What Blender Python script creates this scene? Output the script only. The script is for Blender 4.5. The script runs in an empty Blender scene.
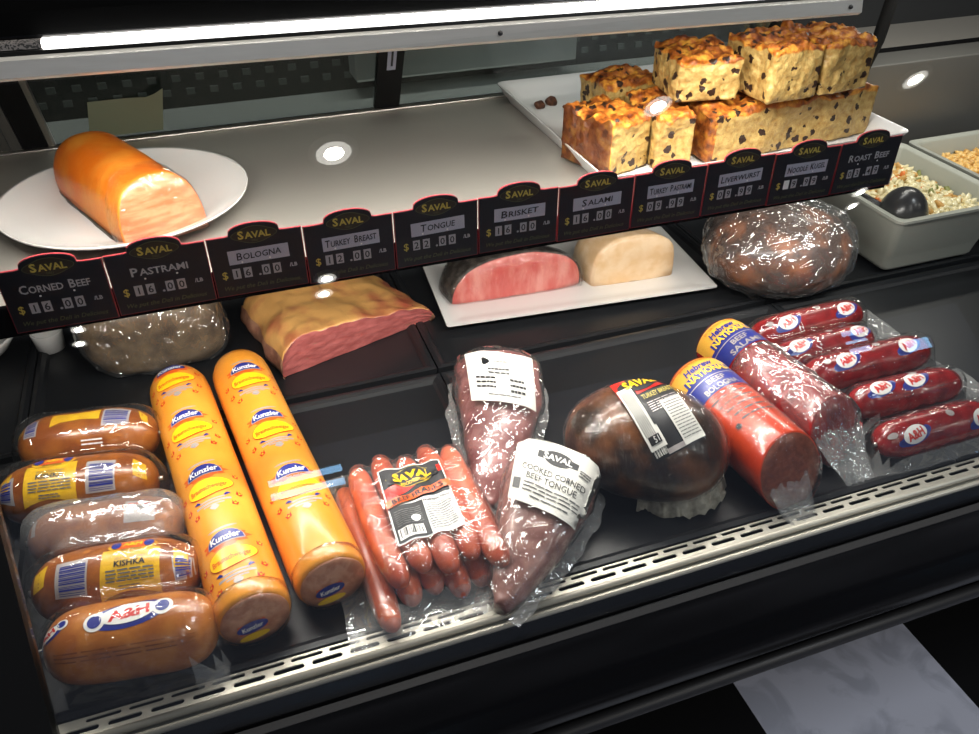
import bpy, bmesh, math, random
from mathutils import Vector, Matrix, noise
from mathutils.bvhtree import BVHTree
random.seed(7)
PI = math.pi
SC = bpy.context.scene
COL = SC.collection
CAMZ = 1.44                      # camera height above the floor; heights below are given relative to it
DECK = -0.62
SHELF = -0.375


def V(x, y, z):
    return Vector((x, y, z + CAMZ))


# ------------------------------------------------------------------ materials
def _mat(name):
    m = bpy.data.materials.new(name)
    m.use_nodes = True
    nt = m.node_tree
    nt.nodes.clear()
    out = nt.nodes.new('ShaderNodeOutputMaterial')
    return m, nt, out


def N(nt, t, **kw):
    n = nt.nodes.new(t)
    for k, v in kw.items():
        if k in n.inputs.keys() if isinstance(k, str) else False:
            n.inputs[k].default_value = v
        else:
            setattr(n, k, v)
    return n


def L(nt, a, b):
    nt.links.new(a, b)


def c4(c):
    return (c[0], c[1], c[2], 1)


def srgb(r, g, b):
    f = lambda v: (v / 255 / 12.92) if v / 255 <= 0.04045 else ((v / 255 + 0.055) / 1.055) ** 2.4
    return (f(r), f(g), f(b))


FS = 1.0   # grain multiplier for the food materials


def pm(name, base, rough=.5, metal=0.0, c2=None, nscale=20, ndetail=4, lo=.4, hi=.6, stretch=(1, 1, 1),
       bump=0.0, bscale=60, coat=0.0, emit=None, estr=0, spec=.5, sss=0.0, alpha=1.0, bdist=.002):
    m, nt, out = _mat(name)
    p = N(nt, 'ShaderNodeBsdfPrincipled')
    L(nt, p.outputs[0], out.inputs[0])
    p.inputs['Base Color'].default_value = c4(base)
    p.inputs['Roughness'].default_value = rough
    p.inputs['Metallic'].default_value = metal
    p.inputs['Specular IOR Level'].default_value = spec
    p.inputs['Coat Weight'].default_value = coat
    p.inputs['Coat Roughness'].default_value = .12
    p.inputs['Alpha'].default_value = alpha
    if sss:
        p.inputs['Subsurface Weight'].default_value = sss
        p.inputs['Subsurface Radius'].default_value = (.01, .004, .002)
        p.inputs['Subsurface Scale'].default_value = .5
    if emit:
        p.inputs['Emission Color'].default_value = c4(emit)
        p.inputs['Emission Strength'].default_value = estr
    tc = N(nt, 'ShaderNodeTexCoord')
    mp = N(nt, 'ShaderNodeMapping')
    mp.inputs['Scale'].default_value = stretch
    L(nt, tc.outputs['Object'], mp.inputs[0])
    if c2 is not None:
        t = N(nt, 'ShaderNodeTexNoise')
        t.inputs['Scale'].default_value = nscale * FS
        t.inputs['Detail'].default_value = ndetail
        L(nt, mp.outputs[0], t.inputs['Vector'])
        r = N(nt, 'ShaderNodeValToRGB')
        r.color_ramp.elements[0].position = lo
        r.color_ramp.elements[0].color = c4(base)
        r.color_ramp.elements[1].position = hi
        r.color_ramp.elements[1].color = c4(c2)
        L(nt, t.outputs[0], r.inputs[0])
        L(nt, r.outputs[0], p.inputs['Base Color'])
    if bump:
        t = N(nt, 'ShaderNodeTexNoise')
        t.inputs['Scale'].default_value = bscale * FS
        t.inputs['Detail'].default_value = 5
        L(nt, mp.outputs[0], t.inputs['Vector'])
        b = N(nt, 'ShaderNodeBump')
        b.inputs['Strength'].default_value = bump
        b.inputs['Distance'].default_value = bdist
        L(nt, t.outputs[0], b.inputs['Height'])
        L(nt, b.outputs[0], p.inputs['Normal'])
    return m


def schlick(nt, normal=None):
    """reflectance of a thin clear sheet, the same from both sides"""
    lw = N(nt, 'ShaderNodeLayerWeight')
    lw.inputs['Blend'].default_value = .5
    if normal is not None:
        L(nt, normal, lw.inputs['Normal'])
    p = N(nt, 'ShaderNodeMath')
    p.operation = 'POWER'
    L(nt, lw.outputs['Facing'], p.inputs[0])
    p.inputs[1].default_value = 5
    m = N(nt, 'ShaderNodeMath')
    m.operation = 'MULTIPLY_ADD'
    L(nt, p.outputs[0], m.inputs[0])
    m.inputs[1].default_value = .96
    m.inputs[2].default_value = .04
    return m


def film(name, haze=.05, wr=.6, scale=28, stretch=(1, 1, 1), tint=(1, 1, 1), rough=.07, gain=1.0, base=.0, dist=.006):
    """clear crinkled plastic wrap: transparent with wrinkled glossy reflection and a little milky haze"""
    m, nt, out = _mat(name)
    tc = N(nt, 'ShaderNodeTexCoord')
    mp = N(nt, 'ShaderNodeMapping')
    mp.inputs['Scale'].default_value = stretch
    L(nt, tc.outputs['Object'], mp.inputs[0])
    t = N(nt, 'ShaderNodeTexNoise')
    t.noise_type = 'RIDGED_MULTIFRACTAL'
    t.inputs['Scale'].default_value = scale
    t.inputs['Detail'].default_value = 3
    t.inputs['Distortion'].default_value = .6
    L(nt, mp.outputs[0], t.inputs['Vector'])
    b = N(nt, 'ShaderNodeBump')
    b.inputs['Strength'].default_value = wr
    b.inputs['Distance'].default_value = dist
    L(nt, t.outputs[0], b.inputs['Height'])
    fr = schlick(nt)
    ma = N(nt, 'ShaderNodeMath')
    ma.operation = 'MULTIPLY_ADD'
    ma.use_clamp = True
    L(nt, fr.outputs[0], ma.inputs[0])
    ma.inputs[1].default_value = gain
    ma.inputs[2].default_value = base
    tr = N(nt, 'ShaderNodeBsdfTransparent')
    tr.inputs[0].default_value = c4(tint)
    gl = N(nt, 'ShaderNodeBsdfGlossy')
    gl.inputs['Roughness'].default_value = rough
    L(nt, b.outputs[0], gl.inputs['Normal'])
    mx = N(nt, 'ShaderNodeMixShader')
    L(nt, ma.outputs[0], mx.inputs[0])
    L(nt, tr.outputs[0], mx.inputs[1])
    L(nt, gl.outputs[0], mx.inputs[2])
    df = N(nt, 'ShaderNodeBsdfDiffuse')
    df.inputs[0].default_value = (.75, .75, .74, 1)
    m2 = N(nt, 'ShaderNodeMixShader')
    m2.inputs[0].default_value = haze
    L(nt, mx.outputs[0], m2.inputs[1])
    L(nt, df.outputs[0], m2.inputs[2])
    L(nt, m2.outputs[0], out.inputs[0])
    return m


def glass(name, tint=(1, 1, 1), gain=1.0, base=0.0, rough=0.0):
    m, nt, out = _mat(name)
    fr = schlick(nt)
    ma = N(nt, 'ShaderNodeMath')
    ma.operation = 'MULTIPLY_ADD'
    ma.use_clamp = True
    L(nt, fr.outputs[0], ma.inputs[0])
    ma.inputs[1].default_value = gain
    ma.inputs[2].default_value = base
    tr = N(nt, 'ShaderNodeBsdfTransparent')
    tr.inputs[0].default_value = c4(tint)
    gl = N(nt, 'ShaderNodeBsdfGlossy')
    gl.inputs['Roughness'].default_value = rough
    mx = N(nt, 'ShaderNodeMixShader')
    L(nt, ma.outputs[0], mx.inputs[0])
    L(nt, tr.outputs[0], mx.inputs[1])
    L(nt, gl.outputs[0], mx.inputs[2])
    L(nt, mx.outputs[0], out.inputs[0])
    return m


def emat(name, col, s):
    m, nt, out = _mat(name)
    e = N(nt, 'ShaderNodeEmission')
    e.inputs[0].default_value = c4(col)
    e.inputs[1].default_value = s
    L(nt, e.outputs[0], out.inputs[0])
    return m


def bread_mat(name='bread_pudding', seed=0.0):
    m, nt, out = _mat(name)
    p = N(nt, 'ShaderNodeBsdfPrincipled')
    L(nt, p.outputs[0], out.inputs[0])
    p.inputs['Roughness'].default_value = .42
    tc = N(nt, 'ShaderNodeTexCoord')
    off = N(nt, 'ShaderNodeVectorMath')
    L(nt, tc.outputs['Object'], off.inputs[0])
    off.inputs[1].default_value = (seed, seed * .7, 0)
    n1 = N(nt, 'ShaderNodeTexNoise')
    n1.inputs['Scale'].default_value = 160
    n1.inputs['Detail'].default_value = 6
    L(nt, off.outputs[0], n1.inputs['Vector'])
    crumb = N(nt, 'ShaderNodeValToRGB')
    e = crumb.color_ramp.elements
    e[0].position = .3
    e[0].color = c4(srgb(158, 120, 60))
    e[1].position = .68
    e[1].color = c4(srgb(196, 168, 104))
    L(nt, n1.outputs[0], crumb.inputs[0])
    n2 = N(nt, 'ShaderNodeTexNoise')
    n2.inputs['Scale'].default_value = 85
    n2.inputs['Detail'].default_value = 8
    L(nt, off.outputs[0], n2.inputs['Vector'])
    crust = N(nt, 'ShaderNodeValToRGB')
    e = crust.color_ramp.elements
    e[0].position = .33
    e[0].color = c4(srgb(92, 40, 14))
    e[1].position = .66
    e[1].color = c4(srgb(226, 160, 62))
    k = crust.color_ramp.elements.new(.5)
    k.color = c4(srgb(168, 92, 30))
    L(nt, n2.outputs[0], crust.inputs[0])
    at = N(nt, 'ShaderNodeAttribute')
    at.attribute_name = 'crust'
    ad = N(nt, 'ShaderNodeMath')
    ad.operation = 'MULTIPLY_ADD'
    L(nt, n2.outputs[0], ad.inputs[0])
    ad.inputs[1].default_value = .7
    L(nt, at.outputs['Fac'], ad.inputs[2])
    st = N(nt, 'ShaderNodeMapRange')
    st.inputs['From Min'].default_value = .78
    st.inputs['From Max'].default_value = .98
    L(nt, ad.outputs[0], st.inputs[0])
    mx = N(nt, 'ShaderNodeMix')
    mx.data_type = 'RGBA'
    L(nt, st.outputs[0], mx.inputs[0])
    L(nt, crumb.outputs[0], mx.inputs[6])
    L(nt, crust.outputs[0], mx.inputs[7])
    vo = N(nt, 'ShaderNodeTexVoronoi')
    vo.inputs['Scale'].default_value = 78
    dn = N(nt, 'ShaderNodeVectorMath')
    dn.operation = 'MULTIPLY_ADD'
    L(nt, n1.outputs['Color'], dn.inputs[0])
    dn.inputs[1].default_value = (.012, .012, .012)
    L(nt, off.outputs[0], dn.inputs[2])
    L(nt, dn.outputs[0], vo.inputs['Vector'])
    sp = N(nt, 'ShaderNodeSeparateColor')
    L(nt, vo.outputs['Color'], sp.inputs[0])
    g1 = N(nt, 'ShaderNodeMath')
    g1.operation = 'LESS_THAN'
    L(nt, vo.outputs['Distance'], g1.inputs[0])
    g1.inputs[1].default_value = .33
    g2 = N(nt, 'ShaderNodeMath')
    g2.operation = 'GREATER_THAN'
    L(nt, sp.outputs[0], g2.inputs[0])
    g2.inputs[1].default_value = .5
    g3 = N(nt, 'ShaderNodeMath')
    g3.operation = 'MULTIPLY'
    L(nt, g1.outputs[0], g3.inputs[0])
    L(nt, g2.outputs[0], g3.inputs[1])
    m2 = N(nt, 'ShaderNodeMix')
    m2.data_type = 'RGBA'
    L(nt, g3.outputs[0], m2.inputs[0])
    L(nt, mx.outputs[2], m2.inputs[6])
    m2.inputs[7].default_value = c4(srgb(46, 26, 16))
    dk = N(nt, 'ShaderNodeMapRange')
    dk.inputs['From Min'].default_value = 1.05
    dk.inputs['From Max'].default_value = 1.6
    dk.inputs['To Max'].default_value = .8
    L(nt, at.outputs['Fac'], dk.inputs[0])
    m3 = N(nt, 'ShaderNodeMix')
    m3.data_type = 'RGBA'
    L(nt, dk.outputs[0], m3.inputs[0])
    L(nt, m2.outputs[2], m3.inputs[6])
    m3.inputs[7].default_value = c4(srgb(72, 34, 14))
    L(nt, m3.outputs[2], p.inputs['Base Color'])
    b = N(nt, 'ShaderNodeBump')
    b.inputs['Strength'].default_value = .8
    b.inputs['Distance'].default_value = .003
    L(nt, n1.outputs[0], b.inputs['Height'])
    L(nt, b.outputs[0], p.inputs['Normal'])
    return m


def floor_mat():
    """checkerboard of black and pale veined tiles"""
    m, nt, out = _mat('checker_tile')
    p = N(nt, 'ShaderNodeBsdfPrincipled')
    p.inputs['Roughness'].default_value = .35
    L(nt, p.outputs[0], out.inputs[0])
    tc = N(nt, 'ShaderNodeTexCoord')
    mp = N(nt, 'ShaderNodeMapping')
    T = .4075
    mp.inputs['Scale'].default_value = (1 / T, 1 / T, 1)
    mp.inputs['Location'].default_value = (-.7514 / T, -.733 / T, .5)
    L(nt, tc.outputs['Object'], mp.inputs[0])
    ck = N(nt, 'ShaderNodeTexChecker')
    ck.inputs['Scale'].default_value = 1
    L(nt, mp.outputs[0], ck.inputs['Vector'])
    n1 = N(nt, 'ShaderNodeTexNoise')
    n1.inputs['Scale'].default_value = 9
    n1.inputs['Detail'].default_value = 8
    n1.inputs['Distortion'].default_value = 1.4
    L(nt, tc.outputs['Object'], n1.inputs['Vector'])
    r = N(nt, 'ShaderNodeValToRGB')
    r.color_ramp.elements[0].position = .38
    r.color_ramp.elements[0].color = (.50, .53, .64, 1)
    r.color_ramp.elements[1].position = .52
    r.color_ramp.elements[1].color = (.66, .69, .82, 1)
    L(nt, n1.outputs[0], r.inputs[0])
    mx = N(nt, 'ShaderNodeMix')
    mx.data_type = 'RGBA'
    L(nt, ck.outputs['Fac'], mx.inputs[0])
    mx.inputs[6].default_value = (.008, .008, .009, 1)
    L(nt, r.outputs[0], mx.inputs[7])
    L(nt, mx.outputs[2], p.inputs['Base Color'])
    return m


M = {}
M['steel'] = pm('brushed_steel', (.50, .47, .43), .36, 1.0, (.56, .53, .49), 30, 6, .3, .7, (1, 40, 1))
M['shelf_steel'] = pm('shelf_steel', (.47, .44, .395), .42, .65, (.51, .48, .43), 30, 6, .3, .7, (1, 30, 1))
M['rail'] = pm('rail_steel', (.56, .53, .45), .45, .45, (.62, .59, .51), 30, 5, .3, .7, (1, 40, 1))
M['dark_steel'] = pm('dark_steel', (.12, .115, .11), .4, .8)
M['grey_steel'] = pm('grey_panel', (.20, .195, .18), .45, .6)
M['black'] = pm('black_enamel', (.0035, .0035, .004), .25, spec=.14)
M['deck'] = pm('black_deck', (.012, .013, .015), .38, bump=.12, bscale=300, bdist=.0004)
M['void'] = pm('dark_void', (.006, .006, .006), .8)
M['rubber'] = pm('grey_rubber', (.022, .022, .024), .45)
M['blackglass'] = pm('black_glass', (.004, .004, .004), .10, spec=.25)
M['gasket'] = pm('black_gasket', (.006, .006, .006), .5, spec=.2)
M['glass'] = glass('case_glass', (.97, .98, .98), 1.0)
M['tint_glass'] = glass('rear_glass', (.62, .66, .64), 1.0, .02)
M['led'] = emat('led', (1, .97, .92), 22)
M['dots'] = pm('perforated_diffuser', (.30, .27, .25), .35, c2=(.02, .02, .02), nscale=700, ndetail=0, lo=.48, hi=.52)
M['white'] = pm('white_porcelain', (.80, .79, .77), .16, coat=.4)
M['whitetray'] = pm('white_melamine', (.74, .73, .72), .22)
M['tubwhite'] = pm('white_plastic', (.38, .39, .34), .35)
M['paper'] = pm('label_paper', (.78, .76, .70), .5)
M['white_ink'] = pm('white_ink', (.82, .81, .78), .4)
M['note'] = pm('green_paper', (.26, .28, .18), .7)
M['ink'] = pm('black_ink', (.01, .01, .012), .45)
M['grey_ink'] = pm('grey_ink', (.12, .12, .12), .5)
M['tag'] = pm('tag_black', (.009, .009, .013), .33)
M['tagred'] = pm('tag_red', (.30, .03, .04), .45)
M['tagdark'] = pm('tag_badge', (.03, .022, .012), .4)
M['gold'] = pm('tag_gold', (.52, .42, .08), .45)
M['olive'] = pm('tag_olive', (.10, .11, .05), .5)
M['tagstrip'] = pm('tag_strip', (.42, .43, .52), .5)
M['tagdigit'] = pm('tag_digit', (.38, .38, .41), .5)
M['taggrey'] = pm('tag_letter', (.42, .42, .44), .5)
# food
FS = 3.2
M['salmon_top'] = pm('smoked_salmon', srgb(236, 116, 22), .33, c2=srgb(246, 158, 56), nscale=6, ndetail=5, lo=.42, hi=.68, bump=.25, bscale=55, coat=.25)
M['salmon_cut'] = pm('salmon_flesh', srgb(204, 112, 72), .35, c2=srgb(218, 146, 106), nscale=30, stretch=(1, .4, 2), coat=.3)
M['salmon_skin'] = pm('salmon_skin', (.05, .035, .025), .35)
M['chub'] = pm('orange_casing', srgb(238, 160, 58), .28, c2=srgb(232, 148, 48), nscale=5, coat=.35)
M['chub_end'] = pm('sausage_end', srgb(206, 146, 112), .35, c2=srgb(184, 120, 88), nscale=35, coat=.4)
M['blue'] = pm('print_blue', srgb(34, 46, 132), .3, coat=.3)
M['red'] = pm('print_red', srgb(206, 40, 30), .3, coat=.3)
M['orange_red'] = pm('print_orange', srgb(226, 96, 34), .3, coat=.3)
M['yellow'] = pm('print_yellow', srgb(250, 200, 30), .3, coat=.3)
M['silver'] = pm('print_grey', srgb(172, 164, 162), .3, .2)
M['kishka'] = pm('kishka_casing', srgb(152, 86, 26), .3, c2=srgb(124, 62, 18), nscale=14, coat=.45, bump=.15, bscale=40)
M['kishka_light'] = pm('kishka_casing_light', srgb(184, 114, 46), .32, c2=srgb(158, 88, 32), nscale=12, coat=.4, bump=.15, bscale=40)
M['klabel'] = pm('kishka_label', srgb(226, 178, 34), .3, c2=srgb(206, 158, 30), nscale=20, coat=.35)
M['frank'] = pm('frankfurter', srgb(206, 104, 72), .3, c2=srgb(178, 78, 54), nscale=9, coat=.35)
M['tongue'] = pm('tongue_meat', srgb(176, 130, 120), .36, c2=srgb(126, 80, 74), nscale=14, ndetail=6, lo=.38, hi=.66, bump=.4, bscale=38, coat=.5)
M['tongue_red'] = pm('tongue_meat_red', srgb(170, 112, 108), .33, c2=srgb(118, 58, 58), nscale=11, ndetail=6, lo=.38, hi=.66, bump=.5, bscale=30, coat=.5)
M['ham'] = pm('smoked_crust', srgb(44, 30, 20), .3, c2=srgb(140, 84, 40), nscale=6, ndetail=7, lo=.46, hi=.72, bump=.3, bscale=45, coat=.35)
M['bol'] = pm('red_casing', srgb(216, 66, 20), .3, c2=srgb(206, 56, 16), nscale=8, coat=.5)
M['bol_end'] = pm('bologna_cut', srgb(140, 72, 48), .38, c2=srgb(118, 56, 36), nscale=50, coat=.3)
M['bol2'] = pm('crimson_casing', srgb(158, 34, 32), .26, c2=srgb(128, 24, 24), nscale=20, coat=.5, bump=.3, bscale=60)
M['hn_yellow'] = pm('casing_gold', srgb(226, 172, 66), .3, coat=.3)
M['sal'] = pm('salami_casing', srgb(146, 22, 24), .26, c2=srgb(112, 14, 18), nscale=16, coat=.5, bump=.25, bscale=45)
M['roast'] = pm('roast_crust', srgb(70, 42, 26), .4, c2=srgb(170, 98, 48), nscale=7, ndetail=7, lo=.5, hi=.72, bump=.6, bscale=40, coat=.3)
M['cb_wrap'] = pm('corned_beef_crust', srgb(122, 100, 72), .42, c2=srgb(84, 66, 48), nscale=16, ndetail=7, lo=.4, hi=.66, bump=.6, bscale=42)
M['cb_side'] = pm('brisket_side', srgb(176, 130, 104), .42, c2=srgb(140, 94, 76), nscale=18)
M['cb_cut'] = pm('corned_beef_cut', srgb(206, 116, 112), .38, c2=srgb(184, 96, 92), nscale=45, ndetail=6, stretch=(.5, 1, 1), bump=.25, bscale=80, coat=.2)
M['cb_fat'] = pm('corned_beef_fat', srgb(220, 166, 98), .33, c2=srgb(176, 88, 66), nscale=5.5, ndetail=7, lo=.50, hi=.66, bump=.4, bscale=40, coat=.4)
M['rind'] = pm('pepper_rind', srgb(44, 38, 34), .42, c2=srgb(82, 76, 70), nscale=30, ndetail=6, bump=.4, bscale=70)
M['tg_cut'] = pm('pink_meat', srgb(208, 96, 88), .32, c2=srgb(226, 150, 138), nscale=9, ndetail=7, lo=.44, hi=.68, stretch=(1.6, 1, .6), coat=.35)
M['tk_cut'] = pm('turkey_meat', srgb(224, 186, 140), .38, c2=srgb(236, 206, 168), nscale=14, ndetail=6, bump=.15, bscale=45, coat=.2)
M['slaw'] = pm('salad', srgb(214, 200, 150), .35, c2=srgb(236, 226, 188), nscale=70, coat=.3)
M['slaw2'] = pm('salad_bits', srgb(196, 150, 80), .4)
M['carrot'] = pm('carrot_bits', srgb(218, 120, 52), .4)
M['herb'] = pm('herb_bits', srgb(120, 124, 60), .5)
M['mac'] = pm('macaroni', srgb(224, 176, 92), .35, c2=srgb(236, 200, 132), nscale=60)
M['scoop'] = pm('black_spoon', (.03, .03, .032), .25)
FS = 1.0
M['bread'] = bread_mat('bread_pudding', 0.0)
M['crumb'] = pm('bread_crumb', srgb(92, 50, 22), .6, c2=srgb(58, 28, 12), nscale=200)
M['film'] = film('vacuum_film', .03, 1.0, 60, gain=2.2, base=.03, dist=.010, rough=.06)
M['film_flat'] = film('bag_film', .19, 1.0, 55, gain=2.0, base=.04, dist=.010)
M['film_haze'] = film('folded_film', .10, 1.0, 50, gain=1.8, base=.05, dist=.010, rough=.15)
M['film_clear'] = film('bag_film_tight', .012, 1.0, 50, gain=1.3, base=.008, dist=.006, rough=.06)
M['cling'] = film('cling_film', .05, 1.0, 50, (1, 1.8, 1), gain=2.2, base=.10, dist=.020, rough=.11)
M['cling_thin'] = film('cling_film_thin', .04, 1.0, 46, (1.6, 1, 1), gain=1.8, base=.06, dist=.020, rough=.10)
M['cling_soft'] = film('cling_film_soft', .008, 1.0, 70, (3, 1, 1), gain=1.0, base=.008, dist=.006, rough=.06)
M['frill'] = film('crimped_film', .24, 1.0, 90, gain=2.0, base=.10, dist=.012)
M['crinkle'] = pm('crinkled_edge', (.36, .33, .26), .3, c2=(.52, .49, .40), nscale=120, bump=.8, bscale=200, alpha=.72)
M['wall_dark'] = pm('wall_paint_dark', (.022, .023, .024), .8)
M['lit_bar_steel'] = pm('lit_bar_steel', (.74, .71, .64), .38, .35, (.80, .77, .70), 30, 5, .3, .7, (1, 40, 1))  # paler copy of the rail steel, the strip's light put into its colour
M['wall_grey'] = pm('wall_paint_grey', (.20, .195, .18), .8)
M['ceil'] = pm('ceiling_paint', (.035, .035, .035), .9)
M['mosaic'] = pm('mosaic_tile', (.17, .18, .18), .5)
M['counter'] = pm('grey_counter', (.62, .63, .62), .4)
M['lamp'] = emat('lamp_glow', (1, .96, .88), 7)
M['daylight'] = emat('daylight_pane', (.30, .62, 1.0), 9)
M['trimwhite'] = pm('lamp_trim', (.6, .6, .58), .5)


# ------------------------------------------------------------------ mesh helpers
def obj(name, me, mats, parent=None, smooth=True):
    """me: bmesh; links it as ONE object"""
    d = bpy.data.meshes.new(name)
    me.normal_update()
    me.to_mesh(d)
    me.free()
    for m in (mats if isinstance(mats, (list, tuple)) else [mats]):
        d.materials.append(m if not isinstance(m, str) else M[m])
    if smooth:
        for p in d.polygons:
            p.use_smooth = True
    o = bpy.data.objects.new(name, d)
    COL.objects.link(o)
    if parent is not None:
        o.parent = parent
    return o


def sharp(o, ang=35):
    """smooth only where faces meet at a shallow angle"""
    me = o.data
    bm = bmesh.new()
    bm.from_mesh(me)
    for e in bm.edges:
        e.smooth = not (len(e.link_faces) == 2 and e.calc_face_angle(0) > math.radians(ang))
    bm.to_mesh(me)
    bm.free()
    return o


def thing(name, label, cat, loc=(0, 0, 0), rz=0.0, group=None):
    o = bpy.data.objects.new(name, None)
    o.empty_display_size = .02
    COL.objects.link(o)
    o.location = loc
    o.rotation_euler = (0, 0, rz)
    o['label'] = label
    o['category'] = cat
    if group:
        o['group'] = group
    return o


def tag(o, label, cat, group=None, kind=None):
    if label:
        o['label'] = label
    if cat:
        o['category'] = cat
    if group:
        o['group'] = group
    if kind:
        o['kind'] = kind
    return o


def box(bm, x0, x1, y0, y1, z0, z1, bev=0.0, mi=0, seg=2):
    r = bmesh.ops.create_cube(bm, size=1)
    vs = r['verts']
    for v in vs:
        v.co = Vector((x0 + (v.co.x + .5) * (x1 - x0), y0 + (v.co.y + .5) * (y1 - y0), z0 + (v.co.z + .5) * (z1 - z0)))
    fs = {f for v in vs for f in v.link_faces}
    for f in fs:
        f.material_index = mi
    if bev:
        es = list({e for v in vs for e in v.link_edges})
        bmesh.ops.bevel(bm, geom=es, offset=bev, segments=seg, affect='EDGES', profile=.5)
    return bm


def boxbm(*a, **k):
    return box(bmesh.new(), *a, **k)


def prism(bm, prof, x0, x1, mi=0, caps=True):
    """profile of (y,z) points extruded along x"""
    a = [bm.verts.new((x0, y, z)) for y, z in prof]
    b = [bm.verts.new((x1, y, z)) for y, z in prof]
    n = len(prof)
    for i in range(n):
        f = bm.faces.new((a[i], a[(i + 1) % n], b[(i + 1) % n], b[i]))
        f.material_index = mi
    if caps:
        bm.faces.new(list(reversed(a))).material_index = mi
        bm.faces.new(b).material_index = mi
    bmesh.ops.recalc_face_normals(bm, faces=bm.faces)
    return bm


def loft(bm, rings, cap0=True, cap1=True, mi=0, capmi=None):
    vr = [[bm.verts.new(p) for p in r] for r in rings]
    n = len(vr[0])
    for a, b in zip(vr, vr[1:]):
        for i in range(n):
            f = bm.faces.new((a[i], a[(i + 1) % n], b[(i + 1) % n], b[i]))
            f.material_index = mi
    if cap0:
        bm.faces.new(list(reversed(vr[0]))).material_index = mi if capmi is None else capmi
    if cap1:
        bm.faces.new(vr[-1]).material_index = mi if capmi is None else capmi
    bmesh.ops.recalc_face_normals(bm, faces=bm.faces)
    return bm


def nz(p, f, s=0.0):
    return noise.noise(Vector((p[0] * f + s, p[1] * f + s * 1.7, p[2] * f - s)))


def tube(bm, pts, r, seg=10, cap=True):
    """round tube along points; r number or list"""
    rings = []
    n = len(pts)
    pts = [Vector(p) for p in pts]
    for i, p in enumerate(pts):
        d = (pts[min(i + 1, n - 1)] - pts[max(i - 1, 0)]).normalized()
        up = Vector((0, 0, 1)) if abs(d.z) < .9 else Vector((1, 0, 0))
        s = d.cross(up).normalized()
        u = s.cross(d)
        rr = r[i] if isinstance(r, (list, tuple)) else r
        rings.append([p + s * math.cos(2 * PI * k / seg) * rr + u * math.sin(2 * PI * k / seg) * rr for k in range(seg)])
    return loft(bm, rings, cap, cap)


def lathe_x(prof, seg=40, squash=1.0, bump=0.0, freq=30, seed=0.0, cz=0.0):
    """prof: list of (x, r). Axis along x at height cz; rounded cross-section"""
    bm = bmesh.new()
    rings = []
    for x, r in prof:
        ring = []
        for k in range(seg):
            t = 2 * PI * k / seg
            p = Vector((x, r * math.sin(t), r * math.cos(t) * squash))
            if bump:
                q = 1 + bump * nz(p, freq, seed)
                p.y *= q
                p.z *= q
            p.z += cz
            ring.append(p)
        rings.append(ring)
    return loft(bm, rings)


def sausage_prof(Ln, R, n=4.0, k=26, tip=.12):
    out = []
    for i in range(k + 1):
        t = -math.cos(PI * i / k)
        r = R * max(0.0, 1 - abs(t) ** n) ** (1 / 2.2)
        out.append((t * Ln / 2, max(r, R * tip)))
    return out


def rad(prof, x):
    if x <= prof[0][0]:
        return prof[0][1]
    for (a, ra), (b, rb) in zip(prof, prof[1:]):
        if a <= x <= b:
            return ra + (rb - ra) * (x - a) / max(b - a, 1e-9)
    return prof[-1][1]


def blob(semi, sub=5, amp=.1, freq=8, seed=0.0, flat=-.8, power=1.0, amp2=0.0, freq2=30, grow=0.0):
    bm = bmesh.new()
    bmesh.ops.create_icosphere(bm, subdivisions=sub, radius=1)
    for v in bm.verts:
        p = v.co.normalized()
        q = Vector([math.copysign(abs(c) ** power, c) for c in p])
        w = Vector((q.x * semi[0], q.y * semi[1], q.z * semi[2]))
        k = 1 + amp * nz(w, freq, seed) + amp2 * nz(w, freq2, seed + 3)
        w *= k
        if grow:
            w += p * grow
        if w.z < flat * semi[2]:
            w.z = flat * semi[2] + (w.z - flat * semi[2]) * .08
        v.co = w
    return bm


def rest(o):
    """drop a mesh so that its lowest vertex is at local z = 0"""
    z = min(v.co.z for v in o.data.vertices)
    for v in o.data.vertices:
        v.co.z -= z
    return z


# ------------------------------------------------------------------ print / lettering
_tc = {}


def text_mesh(s, bold=0.0, shear=0.0):
    k = (s, bold, shear)
    if k not in _tc:
        cu = bpy.data.curves.new('lettering', 'FONT')
        cu.body = s
        cu.size = 1.0
        cu.offset = bold
        cu.shear = shear
        cu.resolution_u = 2
        cu.fill_mode = 'FRONT'
        o = bpy.data.objects.new('lettering', cu)
        COL.objects.link(o)
        bpy.context.view_layer.update()
        me = o.evaluated_get(bpy.context.evaluated_depsgraph_get()).to_mesh()
        vs = [(v.co.x, v.co.y) for v in me.vertices]
        fs = [tuple(p.vertices) for p in me.polygons]
        bpy.data.objects.remove(o)
        bpy.data.curves.remove(cu)
        _tc[k] = (vs, fs)
    return _tc[k]


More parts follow.
